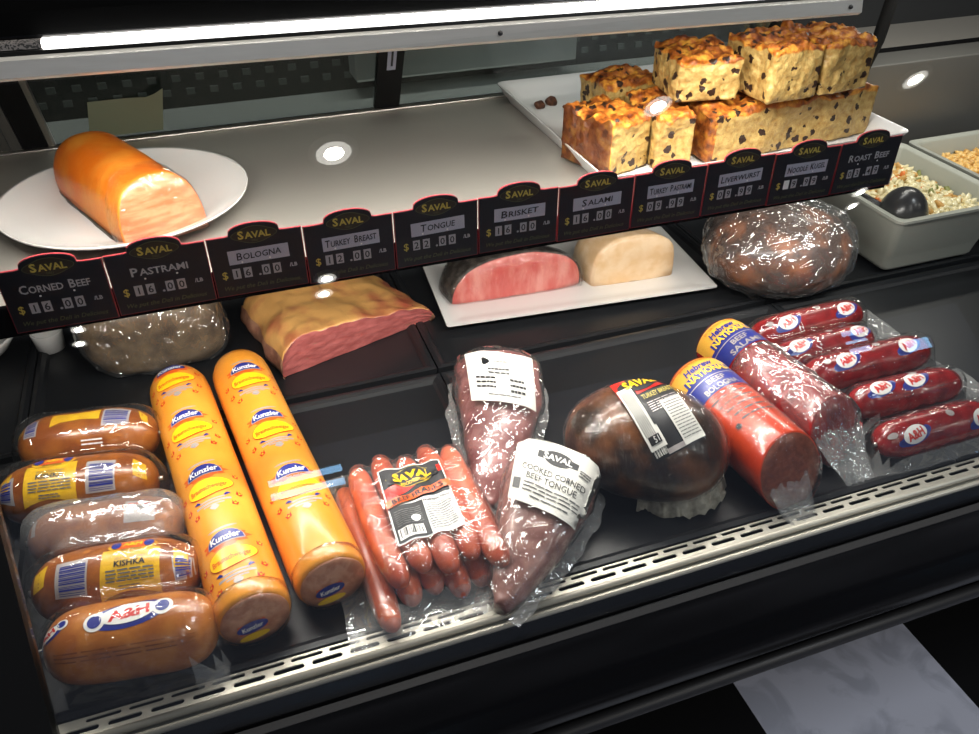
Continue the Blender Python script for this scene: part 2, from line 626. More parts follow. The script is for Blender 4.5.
class Decal:
    """flat print in (u, v) metres that is wrapped onto a surface by a mapping function"""

    def __init__(s):
        s.items = []

    def poly(s, pts, mat, lay=0):
        s.items.append((list(pts), [tuple(range(len(pts)))], mat, lay, True))
        return s

    def rect(s, cx, cy, w, h, mat, lay=0, a=0.0):
        c, n = math.cos(a), math.sin(a)
        return s.poly([(cx + x * c - y * n, cy + x * n + y * c) for x, y in
                       ((-w / 2, -h / 2), (w / 2, -h / 2), (w / 2, h / 2), (-w / 2, h / 2))], mat, lay)

    def ell(s, cx, cy, rx, ry, mat, lay=0, a=0.0, n=24, lobes=0, la=.12):
        c, q = math.cos(a), math.sin(a)
        pts = []
        for i in range(n):
            t = 2 * PI * i / n
            k = 1 + la * math.cos(lobes * t) if lobes else 1
            x, y = rx * k * math.cos(t), ry * k * math.sin(t)
            pts.append((cx + x * c - y * q, cy + x * q + y * c))
        return s.poly(pts, mat, lay)

    def text(s, t, cx, cy, h, mat, lay=2, w=None, bold=.0, a=0.0, shear=0.0, arc=0.0):
        vs, fs = text_mesh(t, bold, shear)
        if not vs:
            return s
        x0, x1 = min(v[0] for v in vs), max(v[0] for v in vs)
        k = h / .72
        kx = k if w is None else w / (x1 - x0)
        c, q = math.cos(a), math.sin(a)
        o = []
        for x, y in vs:
            X, Y = (x - (x0 + x1) / 2) * kx, (y - .35) * k
            if arc:
                Y -= arc * (X * X)
            o.append((cx + X * c - Y * q, cy + X * q + Y * c))
        s.items.append((o, fs, mat, lay, False))
        return s

    def lines(s, cx, cy, w, n, dy, h, mat, lay=2, seed=1, a=0.0):
        """rows of tiny illegible print"""
        rr = random.Random(seed)
        c, q = math.cos(a), math.sin(a)
        for i in range(n):
            x = -w / 2
            y = -i * dy
            while x < w / 2 - .002:
                l = rr.uniform(.12, .3) * w
                l = min(l, w / 2 - x)
                X, Y = x + l / 2, y
                s.rect(cx + X * c - Y * q, cy + X * q + Y * c, l * .86, h, mat, lay, a)
                x += l
        return s

    def barcode(s, cx, cy, w, h, mat, lay=2, n=16, seed=3, horiz=False):
        rr = random.Random(seed)
        ws = [rr.choice((1, 1, 2, 3)) for _ in range(n * 2)]
        t = sum(ws)
        x = -.5
        for i, q in enumerate(ws):
            d = q / t
            if i % 2 == 0:
                if horiz:
                    s.rect(cx, cy + (x + d / 2) * h, w, d * h, mat, lay)
                else:
                    s.rect(cx + (x + d / 2) * w, cy, d * w, h, mat, lay)
            x += d
        return s

    def build(s, name, parent, mapper, du=None, dv=None, lift=.0004, label=None):
        bm = bmesh.new()
        mats = []
        lay = bm.verts.layers.int.new('lay')
        for vs, fs, mat, ly, tri in s.items:
            if mat not in mats:
                mats.append(mat)
            b = bmesh.new()
            bv = [b.verts.new((x, y, 0)) for x, y in vs]
            for f in fs:
                try:
                    b.faces.new([bv[i] for i in f])
                except ValueError:
                    pass
            xs = [v[0] for v in vs]
            ys = [v[1] for v in vs]
            for d, lo, hi, ax in ((du, min(xs), max(xs), 0), (dv, min(ys), max(ys), 1)):
                if not d or hi - lo < d * .8:
                    continue
                k = math.ceil(lo / d)
                while k * d < hi:
                    co = [0, 0, 0]
                    co[ax] = k * d
                    no = [0, 0, 0]
                    no[ax] = 1
                    bmesh.ops.bisect_plane(b, geom=b.verts[:] + b.edges[:] + b.faces[:], plane_co=co, plane_no=no, dist=1e-7)
                    k += 1
            b.verts.index_update()
            mp = []
            for v in b.verts:
                nv = bm.verts.new((v.co.x, v.co.y, 0))
                nv[lay] = ly
                mp.append(nv)
            for f in b.faces:
                try:
                    nf = bm.faces.new([mp[v.index] for v in f.verts])
                    nf.material_index = mats.index(mat)
                except ValueError:
                    pass
            b.free()
        for v in bm.verts:
            v.co = mapper(v.co.x, v.co.y, lift * (1 + v[lay]))
        o = obj(name, bm, mats, parent, True)
        if label:
            o['label'] = label
        return o


def on_mesh(mp, o, cz):
    """push a cylinder print outwards onto the real, slightly uneven casing"""
    t = bvh_of(o)

    def f(u, v, e):
        p = mp(u, v, e)
        a = Vector((p.x, 0, cz))
        d = (p - a).normalized()
        h = t.ray_cast(a, d)
        return h[0] + d * e if h[0] is not None else p
    return f


def map_cyl_cross(prof, cz, s0=0.0, sq=1.0):
    """text runs round the cylinder (u = arc to local +y), its top points to local -x; v measured from x = 0"""
    def f(u, v, e):
        x = -v
        R = rad(prof, x)
        t = u / max(R, .01) + s0
        return Vector((x, (R + e) * math.sin(t), cz + (R + e) * math.cos(t) * sq))
    return f


def map_cyl_along(prof, cz, s0=0.0, sq=1.0):
    """text runs along +x, its top points to local +y over the top"""
    R0 = max(r for _, r in prof)

    def f(u, v, e):
        R = rad(prof, u)
        t = v / R0 + s0
        return Vector((u, (R + e) * math.sin(t), cz + (R + e) * math.cos(t) * sq))
    return f


def map_quad(corners, w, h, bvh, d=(0, 0, -1), start=.25):
    """corners TL, TR, BR, BL (local points); the label's w x h rectangle is laid on the mesh by rays along d"""
    TL, TR, BR, BL = [Vector(c) for c in corners]
    D = Vector(d).normalized()

    def f(u, v, e):
        a, b = u / w + .5, .5 - v / h
        p = TL.lerp(TR, a).lerp(BL.lerp(BR, a), b)
        hit = bvh.ray_cast(p - D * start, D)
        if hit[0] is None:
            q = bvh.find_nearest(p)
            return q[0] + q[1] * e
        n = hit[1]
        if n.dot(D) > 0:
            n = -n
        return hit[0] + n * e - D * .0003
    return f


def bvh_of(o):
    bm = bmesh.new()
    bm.from_mesh(o.data)
    t = BVHTree.FromBMesh(bm)
    bm.free()
    return t


def map_flat_xz(y):
    return lambda u, v, e: Vector((u, y - e, v))


def drape(name, parent, x0, x1, y0, y1, caps, mat, res=.006, floor=0.0, it=3, amp=.0015, seed=0.0, lift=.0022, top='film_clear'):
    """plastic sheet lying over cylinders caps=[(ax,ay,bx,by,r,zc)] and down to the floor around them"""
    nx, ny = max(8, int((x1 - x0) / res)), max(8, int((y1 - y0) / res))
    H = [[0.0] * (ny + 1) for _ in range(nx + 1)]
    for i in range(nx + 1):
        for j in range(ny + 1):
            x, y = x0 + (x1 - x0) * i / nx, y0 + (y1 - y0) * j / ny
            z = floor + .001
            for ax, ay, bx, by, r, zc in caps:
                dx, dy = bx - ax, by - ay
                l2 = dx * dx + dy * dy
                t = ((x - ax) * dx + (y - ay) * dy) / l2
                t = min(1, max(0, t))
                d = math.hypot(x - ax - dx * t, y - ay - dy * t)
                if d < r:
                    z = max(z, zc + math.sqrt(r * r - d * d) + lift)
            H[i][j] = z
    base = [r[:] for r in H]
    for _ in range(it):
        G = [r[:] for r in H]
        for i in range(1, nx):
            for j in range(1, ny):
                G[i][j] = max(base[i][j], (H[i - 1][j] + H[i + 1][j] + H[i][j - 1] + H[i][j + 1]) / 4 * .97 + H[i][j] * .03)
        H = G
    bm = bmesh.new()
    vs = []
    for i in range(nx + 1):
        row = []
        for j in range(ny + 1):
            x, y = x0 + (x1 - x0) * i / nx, y0 + (y1 - y0) * j / ny
            w = abs(nz((x, y, 0), 60, seed)) * amp + abs(nz((x, y, 0), 25, seed + 5)) * amp * 1.5
            ex = (1 if i in (0, nx) else 0) + (1 if j in (0, ny) else 0)
            jx = .0025 * nz((x, y, 0), 40, seed + 9) if ex else 0
            row.append(bm.verts.new((x + jx, y + jx, H[i][j] + w)))
        vs.append(row)
    for i in range(nx):
        for j in range(ny):
            f = bm.faces.new((vs[i][j], vs[i + 1][j], vs[i + 1][j + 1], vs[i][j + 1]))
            if f.calc_center_median().z > floor + .018:
                f.material_index = 1
    bmesh.ops.recalc_face_normals(bm, faces=bm.faces)
    return obj(name, bm, [mat, M[top]], parent)
# ------------------------------------------------------------------ the room
def struct(o):
    o['kind'] = 'structure'
    return o


def plane_bm(x0, x1, y0, y1, z, th=.02):
    return boxbm(x0, x1, y0, y1, z - th, z)


struct(obj('floor', plane_bm(-3, 6, -5.2, 2.6, 0.0), floor_mat(), smooth=False))
struct(obj('ceiling', boxbm(-3, 6.8, -5.2, 2.6, CAMZ + 1.52, CAMZ + 1.56), M['ceil'], smooth=False))
struct(obj('wall_back', boxbm(-3, 6, 2.58, 2.64, 0, CAMZ + 1.52), M['wall_dark'], smooth=False))
struct(obj('wall_right', boxbm(6.8, 6.9, -5.2, 2.6, 0, CAMZ + 1.52), M['wall_grey'], smooth=False))


def window(n, cx, cz, w, h, bars):
    z = cz + CAMZ
    f = bmesh.new()
    t = .02
    for a in ((cx - w / 2 - t, cx + w / 2 + t, z - h / 2 - t, z - h / 2), (cx - w / 2 - t, cx + w / 2 + t, z + h / 2, z + h / 2 + t),
              (cx - w / 2 - t, cx - w / 2, z - h / 2, z + h / 2), (cx + w / 2, cx + w / 2 + t, z - h / 2, z + h / 2)):
        box(f, a[0], a[1], -5.06, -5.0, a[2], a[3])
    for k in range(1, bars):
        zz = z - h / 2 + h * k / bars
        box(f, cx - w / 2, cx + w / 2, -5.05, -5.0, zz - .022, zz + .022)
    w0 = struct(obj('window_%d' % n, f, M['dark_steel'], smooth=False))
    obj('pane', boxbm(cx - w / 2, cx + w / 2, -5.045, -5.03, z - h / 2, z + h / 2), M['daylight'], w0, False)


window(1, .19, 1.19, .56, .17, 2)
window(2, 5.33, 1.30, .26, .24, 3)
window(3, 5.95, 1.13, .30, .12, 1)

# ceiling lights mirrored in the case glass; each rear pair adds one imitating doubled reflection
lamps = [(.476, -1.60, 1), (1.966, -1.566, .9), (3.465, -1.613, .85), (.437, -2.596, .66), (.419, -2.747, .66), (3.841, -2.647, .66), (3.891, -2.81, .6),
         (-.781, -2.678, .45), (-.813, -2.82, .45)]
for i, (x, y, k) in enumerate(lamps):
    t = thing('ceiling_light', 'round recessed ceiling downlight, or its added reflection twin, with glowing white lens', 'ceiling light', V(x, y, 1.51), 0, 'recessed ceiling downlights')
    t.scale = (k, k, 1)
    bm = bmesh.new()
    pr = []
    for r, z in ((.105, .01), (.105, 0), (.085, -.006), (.075, .004)):
        pr.append([Vector((r * math.cos(2 * PI * k / 32), r * math.sin(2 * PI * k / 32), z)) for k in range(32)])
    obj('trim_ring', loft(bm, pr, True, False), M['trimwhite'], t)
    bm = bmesh.new()
    bmesh.ops.create_circle(bm, cap_ends=True, segments=32, radius=.074)
    for v in bm.verts:
        v.co.z = -.003
    obj('lens', bm, M['lamp'], t)


def area(name, loc, rot, sx, sy, power, col=(1, .96, .9), spread=PI):
    l = bpy.data.lights.new(name, 'AREA')
    l.shape = 'RECTANGLE'
    l.size = sx
    l.size_y = sy
    l.energy = power
    l.color = col
    l.spread = spread
    o = bpy.data.objects.new(name, l)
    COL.objects.link(o)
    o.location = loc
    o.rotation_euler = rot
    return o


# ------------------------------------------------------------------ the display case (one thing, many parts)
CL = Vector((.25, .75, 0))
case = thing('display_case', 'long black deli display case with slanted front glass and steel shelf', 'display case', CL)


def cp(name, bm, m, smooth=False, parent=None, label=None):
    """bm in room coordinates with heights relative to the camera"""
    off = Vector((0, 0, CAMZ)) - CL
    if parent is not None:
        off = off - Vector((0, 0, 0)) + CL * 0
    for v in bm.verts:
        v.co += off
    o = obj(name, bm, m, parent or case, smooth)
    if label:
        o['label'] = label
    return o


XL, XR = -.62, 1.75
# deck pans: shallow black trays with a raised rolled rim
def pan(x0, x1, y0, y1, z=DECK):
    bm = bmesh.new()
    h = .005
    e = .005
    pts = [(0, -.012), (0, h), (e, h + .001), (2 * e, h - .001), (2.6 * e, 0)]
    rings = []
    for i, dz in pts:
        a, b, c, d = x0 + i, x1 - i, y0 + i, y1 - i
        rings.append([Vector((a, c, z + dz)), Vector((b, c, z + dz)), Vector((b, d, z + dz)), Vector((a, d, z + dz))])
    return loft(bm, rings, True, True)


xs = [-.68, -.262, .215, .70, 1.18, 1.75]
for a, b in zip(xs, xs[1:]):
    cp('deck_pan', pan(a + .001, b - .001, .4500, .792), M['deck'])
    cp('deck_pan', pan(a + .001, b - .001, .802, 1.13), M['deck'])
cp('back_panel', boxbm(XL, XR, 1.132, 1.14, DECK - .02, SHELF - .02), M['black'])

# steel front rail: plate with two rows of air slots
def rail_plate():
    cu = bpy.data.curves.new('rail', 'CURVE')
    cu.dimensions = '2D'
    cu.fill_mode = 'BOTH'
    cu.extrude = .0007

    def spl(pts):
        s = cu.splines.new('POLY')
        s.points.add(len(pts) - 1)
        for p, q in zip(s.points, pts):
            p.co = (q[0], q[1], 0, 1)
        s.use_cyclic_u = True
    x0, x1 = -.205, 1.7
    spl([(x0, .4295), (x1, .4295), (x1, .4480), (x0, .4480)])
    P = .0325
    for row, (yc, ph) in enumerate(((.4368, 0.0), (.4445, .5))):
        k = 0
        while True:
            xc = x0 + .018 + (k + ph) * P
            k += 1
            if xc > x1 - .02:
                break
            hl, r = (.0108, .0022) if row == 0 else (.0118, .0017)
            pts = []
            for j in range(7):
                t = -PI / 2 + PI * j / 6
                pts.append((xc + hl + r * math.cos(t), yc + r * math.sin(t)))
            for j in range(7):
                t = PI / 2 + PI * j / 6
                pts.append((xc - hl + r * math.cos(t), yc + r * math.sin(t)))
            spl(pts)
    o = bpy.data.objects.new('rail', cu)
    COL.objects.link(o)
    bpy.context.view_layer.update()
    me = bpy.data.meshes.new_from_object(o.evaluated_get(bpy.context.evaluated_depsgraph_get()))
    bpy.data.objects.remove(o)
    bm = bmesh.new()
    bm.from_mesh(me)
    bpy.data.meshes.remove(me)
    for v in bm.verts:
        v.co.z += DECK + .0035
    return bm


rail = cp('front_rail', rail_plate(), M['rail'], label='slotted steel air rail along the front of the deck')
bm = bmesh.new()
tube(bm, [(-.205, .4290, DECK + .0015), (1.7, .4290, DECK + .0015)], .0034, 14)
tube(bm, [(-.205, .4200, DECK - .0005), (1.7, .4200, DECK - .0005)], .0028, 12)
box(bm, -.205, 1.7, .4200, .4290, DECK - .006, DECK - .002)
cp('rail_lip', bm, M['rail'], True)
cp('air_duct', boxbm(-.205, 1.7, .432, .446, DECK - .05, DECK - .03), M['void'])
# black front apron below the glass
prof = [(.4190, DECK - .004), (.4135, DECK - .011), (.4085, DECK - .012), (.4080, DECK - .0165), (.4015, DECK - .0205), (.3995, DECK - .030), (.3975, DECK - .075),
        (.392, DECK - .085), (.383, DECK - .092), (.379, DECK - .102), (.379, DECK - .118), (.384, DECK - .128), (.396, DECK - .137),
        (.401, DECK - .148), (.401, DECK - .185), (.43, DECK - .19), (.47, DECK - .19), (.47, DECK - .03)]
o = cp('apron', prism(bmesh.new(), prof, XL, XR), M['black'], True)
sharp(o, 40)
bm = bmesh.new()
prism(bm, [(.4062, DECK - .0150), (.4070, DECK - .0190), (.4022, DECK - .0225), (.4012, DECK - .0195)], XL, XR)
cp('glass_channel', bm, M['rubber'], False)
bm = bmesh.new()
tube(bm, [(XL, .397, DECK - .172), (XR, .397, DECK - .172)], .0085, 14)
cp('bumper_strip', bm, M['rubber'], True)
cp('base', boxbm(XL, XR, .74, 1.12, -CAMZ + .002, DECK - .13), M['black'])
cp('case_body', boxbm(XL, XR, .48, 1.14, DECK - .19, DECK - .03), M['black'])

# slanted front glass, 30 degrees
LN = math.radians(30)
gx0 = Vector((0, .4115, DECK - .0115))
gd = Vector((0, math.sin(LN), math.cos(LN)))
gn = Vector((0, -math.cos(LN), math.sin(LN)))
def slab_lean(x0, x1, t0, t1, th, off=0.0):
    bm = bmesh.new()
    p = [gx0 + gd * t + gn * (off + o) for t in (t0, t1) for o in (0, th)]
    rings = [[Vector((x, q.y, q.z)) for q in (p[0], p[1], p[3], p[2])] for x in (x0, x1)]
    return loft(bm, rings)
cp('front_glass', slab_lean(-.198, 1.68, 0, .52, .005), M['glass'])
cp('gasket_post', slab_lean(-.30, -.199, -.01, .52, .016, -.004), M['gasket'])
cp('end_panel', prism(bmesh.new(), [(.405, DECK - .19), (1.14, DECK - .19), (1.14, -.10), (.70, -.10), (.43, DECK)], XL - .03, XL), M['black'])

# the stainless shelf
bm = boxbm(-.50, .728, .678, 1.072, SHELF - .018, SHELF, .002)
cp('shelf', bm, M['shelf_steel'], label='stainless steel upper shelf')
cp('price_rail', prism(bmesh.new(), [(.6715, SHELF - .016), (.676, SHELF - .018), (.676, SHELF + .012), (.673, SHELF + .014), (.6715, SHELF + .012)], -.50, .714), M['black'])
cp('shelf_ledge', boxbm(-.50, .728, 1.060, 1.072, SHELF, SHELF + .003, .001), M['steel'])

# light bar and lid over the glass
zb = -.1802


def tilt(bm):
    for v in bm.verts:
        v.co.z -= .018 * (v.co.x + .13)
    return bm


bar = bmesh.new()
prism(bar, [(.6640, zb), (.6665, zb + .0112), (.672, zb + .0125), (.700, zb + .0085), (.700, zb - .002), (.668, zb - .003)], -.60, .612)
lbar = cp('light_bar', tilt(bar), M['lit_bar_steel'], False, label='steel frame holding the light strip')
bm = bmesh.new()
prism(bm, [(.6728, zb + .0128), (.6745, zb + .0150), (.6990, zb + .0120), (.6990, zb + .0088)], -.60, .608)
cp('light_cover', tilt(bm), M['gasket'], parent=lbar)
bm = bmesh.new()
prism(bm, [(.6790, zb + .0150), (.6805, zb + .0188), (.6880, zb + .0198), (.6880, zb + .0140)], -.0985, .600)
cp('light_strip', tilt(bm), M['led'], parent=lbar, label='glowing white light strip')
bm = bmesh.new()
prism(bm, [(.6790, zb + .0150), (.6805, zb + .0188), (.6880, zb + .0198), (.6880, zb + .0140)], -.60, -.099)
cp('light_diffuser', tilt(bm), M['dots'], parent=lbar)
bm = bmesh.new()
prism(bm, [(.6895, zb + .013), (.6895, zb + .0220), (.698, zb + .036), (1.02, zb + .34), (1.03, zb + .335), (.71, zb + .026), (.70, zb + .012)], -.62, .606)
cp('lid', tilt(bm), M['blackglass'], label='black glass top of the case')
bm = bmesh.new()
for k in range(30):
    for r in range(3):
        if (k + r) % 2 == 0:
            box(bm, -.10 + k * .022, -.093 + k * .022, .674 + r * .008, .679 + r * .008, zb - .0045, zb - .002)
cp('diode_row', tilt(bm), emat('diode', (1, .95, .86), 6), parent=lbar)
for x in (.245, .598, -.25):
    bm = bmesh.new()
    bmesh.ops.create_cone(bm, cap_ends=True, segments=14, radius1=.0022, radius2=.0016, depth=.0016)
    bmesh.ops.rotate(bm, verts=bm.verts, matrix=Matrix.Rotation(PI / 2, 3, 'X'))
    for v in bm.verts:
        v.co += Vector((x, .6642, zb + .0055))
    cp('screw', tilt(bm), M['dark_steel'], True, lbar)

# rear sliding doors, leaning forward at the top
def lean_pt(x, s, dy=0.0):
    return Vector((x, 1.080 - .58 * s + dy, SHELF + .002 + s))
def mull(x0, x1, th=.012, s1=.2, dy=0.0):
    bm = bmesh.new()
    rings = []
    for s in (0, s1):
        rings.append([lean_pt(x0, s, -th + dy), lean_pt(x1, s, -th + dy), lean_pt(x1, s, dy), lean_pt(x0, s, dy)])
    return loft(bm, rings)
cp('door_frame', mull(-.209, -.182), M['gasket'])
cp('door_frame', mull(.217, .250), M['gasket'])
cp('door_frame', mull(.80, .83), M['gasket'])
cp('door_trim', mull(-.181, -.175), M['steel'])
cp('door_trim', mull(-.221, -.210), M['grey_steel'])
cp('rear_glass', mull(-.174, .2165, .004), M['tint_glass'])
cp('rear_glass', mull(.2505, .7995, .004, dy=-.002), M['tint_glass'])
# slotted shelf standard on the left end
bm = mull(-.31, -.223, .01)
cp('end_plate', bm, M['grey_steel'])
std = cp('shelf_standard', mull(-.266, -.232, .014), M['steel'])
bm = bmesh.new()
for k in range(7):
    a = mull(-.253, -.244, .0146, .012)
    for v in a.verts:
        v.co += Vector((0, -.58 * (.01 + .026 * k), .01 + .026 * k))
    me = bpy.data.meshes.new('t'); a.to_mesh(me); a.free(); bm.from_mesh(me); bpy.data.meshes.remove(me)
cp('slot', bm, M['void'], parent=std)
# dark tube frame at the right end of the shelf and steel ledge behind the salad pans
bm = bmesh.new()
tube(bm, [(.965, 1.05, -.45), (.996, 1.05, -.402), (1.013, 1.05, -.35), (1.019, 1.05, -.292), (1.012, 1.05, -.23)], .010, 12)
cp('end_frame', bm, M['gasket'], True)
cp('rear_ledge', boxbm(.86, XR, 1.075, 1.145, DECK - .01, -.40, .002), M['grey_steel'])
cp('rear_deck', boxbm(.86, XR, 1.146, 1.55, -.43, -.41, .002), M['shelf_steel'])

# room behind the case
bc = thing('back_counter', 'pale grey work counter behind the rear glass doors', 'counter', V(.3, 1.26, -CAMZ))
for nm, b, mm in (('counter_top', boxbm(-1.3, 1.4, -.07, .05, CAMZ - .44, CAMZ - .42, .003), 'counter'),
                  ('counter_base', boxbm(-1.3, 1.4, -.06, .05, .001, CAMZ - .4405), 'black'),
                  ('backsplash', boxbm(-1.3, 1.4, .051, .065, CAMZ - .44, CAMZ - .12), 'wall_dark')):
    obj(nm, b, M[mm], bc, False)
bm = bmesh.new()
for k in range(52):
    for r in range(2):
        x = -1.2 + k * .034 + (.017 if r else 0)
        box(bm, x, x + .012, .047, .0508, CAMZ - .402 + r * .020, CAMZ - .393 + r * .020)
obj('mosaic_trim', bm, M['mosaic'], bc, False)
t = thing('wall_box', 'long pale box mounted on the dark wall behind the rear glass doors', 'wall box', V(.42, 1.309, -.362))
obj('body', boxbm(-.19, .175, -.055, 0, -.033, .05, .003), M['counter'], t, False)
# note taped on the glass
bm = bmesh.new()
rows = []
for j in range(7):
    s = j / 6
    row = []
    for i in range(9):
        a = i / 8
        curl = .012 * max(0, a - .55) * max(0, s - .4) * 3
        top = .052 + (.012 if a > .8 else 0) * (a - .8) * 5
        p = lean_pt(-.135 + .085 * a + .012 * s, .004 + top * s, -.0055 - curl)
        row.append(bm.verts.new(p + Vector((0, 0, CAMZ)) - V(-.09, 1.07, SHELF)))
    rows.append(row)
for a, b in zip(rows, rows[1:]):
    for i in range(8):
        bm.faces.new((a[i], a[i + 1], b[i + 1], b[i]))
o = obj('paper_note', bm, M['note'])
o.location = V(-.09, 1.07, SHELF)
tag(o, 'pale green paper note with a curled corner stuck on the rear glass', 'note')
# thermometer strip on the door frame
t = thing('thermometer', 'slim white thermometer strip on the dark rear door frame', 'thermometer', V(.232, 1.035, -.29))
for nm, w, s0, s1, dy, mm in (('scale', .011, .060, .115, -.0125, 'tagstrip'), ('tube', .0022, .066, .108, -.0142, 'ink')):
    bm = bmesh.new()
    rings = []
    for s in (s0, s1):
        c = lean_pt(.2340, s, dy)
        rings.append([c + Vector((-w / 2, -.0018, 0)), c + Vector((w / 2, -.0018, 0)), c + Vector((w / 2, 0, 0)), c + Vector((-w / 2, 0, 0))])
    for r in rings:
        for p in r:
            p += Vector((0, 0, CAMZ)) - V(.232, 1.035, -.29)
    obj(nm, loft(bm, rings), M[mm], t, False)
# ------------------------------------------------------------------ price tags on the shelf edge
TAGS = [('CORNED BEEF', True, '16.00'), ('PASTRAMI', True, '16.00'), ('BOLOGNA', False, '16.00'), ('TURKEY BREAST', False, '12.00'),
        ('TONGUE', False, '22.00'), ('BRISKET', False, '16.00'), ('SALAMI', False, '16.00'), ('TURKEY PASTRAMI', False, '09.99'),
        ('LIVERWURST', False, '09.99'), ('NOODLE KUGEL', False, ' 9.99'), ('ROAST BEEF', True, '03.49')]


def tag_outline(w, h, bump, inset=0.0):
    x, y0, y1 = w / 2 - inset, inset, h - inset
    pts = [(-x, y0), (x, y0), (x, y1)]
    bw = w * .27 - inset * .3
    pts += [(bw + .004, y1)]
    for k in range(13):
        t = PI * k / 12
        pts.append((bw * math.cos(t), y1 + .001 + (bump) * math.sin(t) ** .75 if 0 < k < 12 else y1 + .0005))
    pts += [(-bw - .004, y1), (-x, y1)]
    return pts




def small_caps(d, s, cx, cy, w, hb, hs, m, bold, shear=0.0, a=0.0):
    """a name set with a larger first letter in each word"""
    parts = []
    for k, word in enumerate(s.split(' ')):
        if k:
            parts.append((None, .55 * hs))
        for q, h in ((word[0], hb), (word[1:], hs)):
            vs = text_mesh(q, bold, shear)[0]
            parts.append(((q, h), (max(v[0] for v in vs) - min(v[0] for v in vs)) * h / .72))
    gap = .13 * hs
    tot = sum(p[1] for p in parts) + gap * (len(parts) - 1)
    k = w / tot
    x = -w / 2
    for p, l in parts:
        if p:
            X = x + l * k / 2
            Y = (p[1] - hs) * .5
            d.text(p[0], cx + X * math.cos(a) - Y * math.sin(a), cy + X * math.sin(a) + Y * math.cos(a), p[1], m, 2, w=l * k, bold=bold, shear=shear, a=a)
        x += (l + gap) * k


TW, TH = .0805, .0575
for i, (nm, printed, price) in enumerate(TAGS):
    x = -.1425 + .0817 * i
    words = 'printed' if printed else 'handwritten'
    t = thing('price_tag', 'black price tag reading %s, %s name, on the shelf edge' % (nm, words), 'price tag',
              V(x, .6688, -.3863 + .0006 * (i % 3)), math.radians((-1, .6, -.4, .3, 1, -.5, .4, -.8, .5, -.3, .8)[i]), 'price tags along the shelf edge')
    bm = bmesh.new()
    ol = tag_outline(TW, TH, .0095)
    prism_rings = [[Vector((u, -.0012, v)) for u, v in ol], [Vector((u, .0006, v)) for u, v in ol]]
    obj('border', loft(bm, prism_rings), M['tagred'], t, False)
    bm = bmesh.new()
    ol = tag_outline(TW, TH, .0095, .0007)
    pn = obj('panel', loft(bm, [[Vector((u, -.0017, v)) for u, v in ol], [Vector((u, -.0008, v)) for u, v in ol]]), M['tag'], t, False)
    mp = map_flat_xz(-.0018)
    d = Decal()
    d.ell(0, .0570, .0184, .0077, M['olive'], 0, n=40, lobes=4, la=.07)
    d.ell(0, .0570, .0179, .0072, M['tagdark'], 1, n=40, lobes=4, la=.07)
    small_caps(d, 'SAVAL', 0, .0570, .0275, .0074, .0060, M['gold'], .03)
    d.text('DELI', 0, .0516, .0020, M['olive'], 2)
    d.build('badge', pn, mp, lift=.00012)
    d = Decal()
    if printed:
        small_caps(d, nm, 0, .0387, .054 if len(nm) > 9 else .046, .0080, .0064, M['taggrey'], .02)
        d.ell(-.013, .0320, .0009, .0009, M['white_ink'], 1, n=10)
        d.ell(.013, .0325, .0009, .0009, M['white_ink'], 1, n=10)
        d.build('printed_name', pn, mp, lift=.00012)
    else:
        d.rect(.001, .0375, .052, .0135, M['tagstrip'], 0, math.radians((1.0, -.6, .4, .8)[i % 4]))
        small_caps(d, nm, .001, .0378, min(.047, .0049 * len(nm) + .004), .0072, .0058, M['ink'], .014, .1, math.radians(2))
        d.ell(-.014, .0322, .0009, .0009, M['white_ink'], 1, n=10)
        d.ell(.010, .0328, .0009, .0009, M['white_ink'], 1, n=10)
        d.build('name_strip', pn, mp, lift=.00012)
    d = Decal()
    d.text('$', -.0305, .0215, .0072, M['gold'], 1, bold=.01)
    X = -.0205
    for ch in price:
        if ch == '.':
            d.ell(X + .0005, .0178, .0011, .0011, M['tagdigit'], 1, n=10)
            X += .0062
        else:
            d.rect(X, .0215, .0068, .0100, M['tagdigit'] if ch != ' ' else M['white_ink'], 0)
            if ch != ' ':
                d.text(ch, X, .0215, .0068, M['ink'], 1, bold=.012)
            X += .0096
    d.text('/LB', .0290, .0225, .0036, M['taggrey'], 1, bold=.03)
    d.build('price_digits', pn, mp, lift=.00012)
    d = Decal()
    d.text('We put the Deli in Delicious', 0, .0082, .0042, M['olive'], 1, w=.066, shear=.3, bold=.005)
    d.build('slogan', pn, mp, lift=.00012)

# ------------------------------------------------------------------ round plate with smoked salmon
t = thing('plate', 'round white plate under the orange smoked salmon', 'plate', V(-.091, .862, SHELF + .0005))
prof = [(.0, .002), (.07, .002), (.085, .004), (.105, .012), (.1205, .0175), (.1225, .0190), (.1215, .0160), (.10, .0075), (.075, 0), (.0, 0)]
bm = bmesh.new()
rings = []
for r, z in prof[1:-1]:
    rings.append([Vector((max(r, .001) * math.cos(2 * PI * k / 72), max(r, .001) * math.sin(2 * PI * k / 72) * .985, z)) for k in range(72)])
loft(bm, rings, True, True)
o = obj('dish', bm, M['white'], t)
o['label'] = 'white plate with a raised rim'

t = thing('smoked_salmon', 'orange smoked salmon fillet with a pink cut end on the round plate', 'fish', V(-.0945, .868, SHELF + .0030), math.radians(-66.8))
Ls, Ws, Hs = .205, .082, .060


def d_section(w, h, n=36, flat=.06, side=.8):
    """loaf section (y, z): flat bottom, rounded top"""
    pts = []
    for k in range(n + 1):
        a = PI * k / n
        c = math.cos(a)
        pts.append((w / 2 * math.copysign(abs(c) ** side, c), h * math.sin(a) ** .75))
    return pts


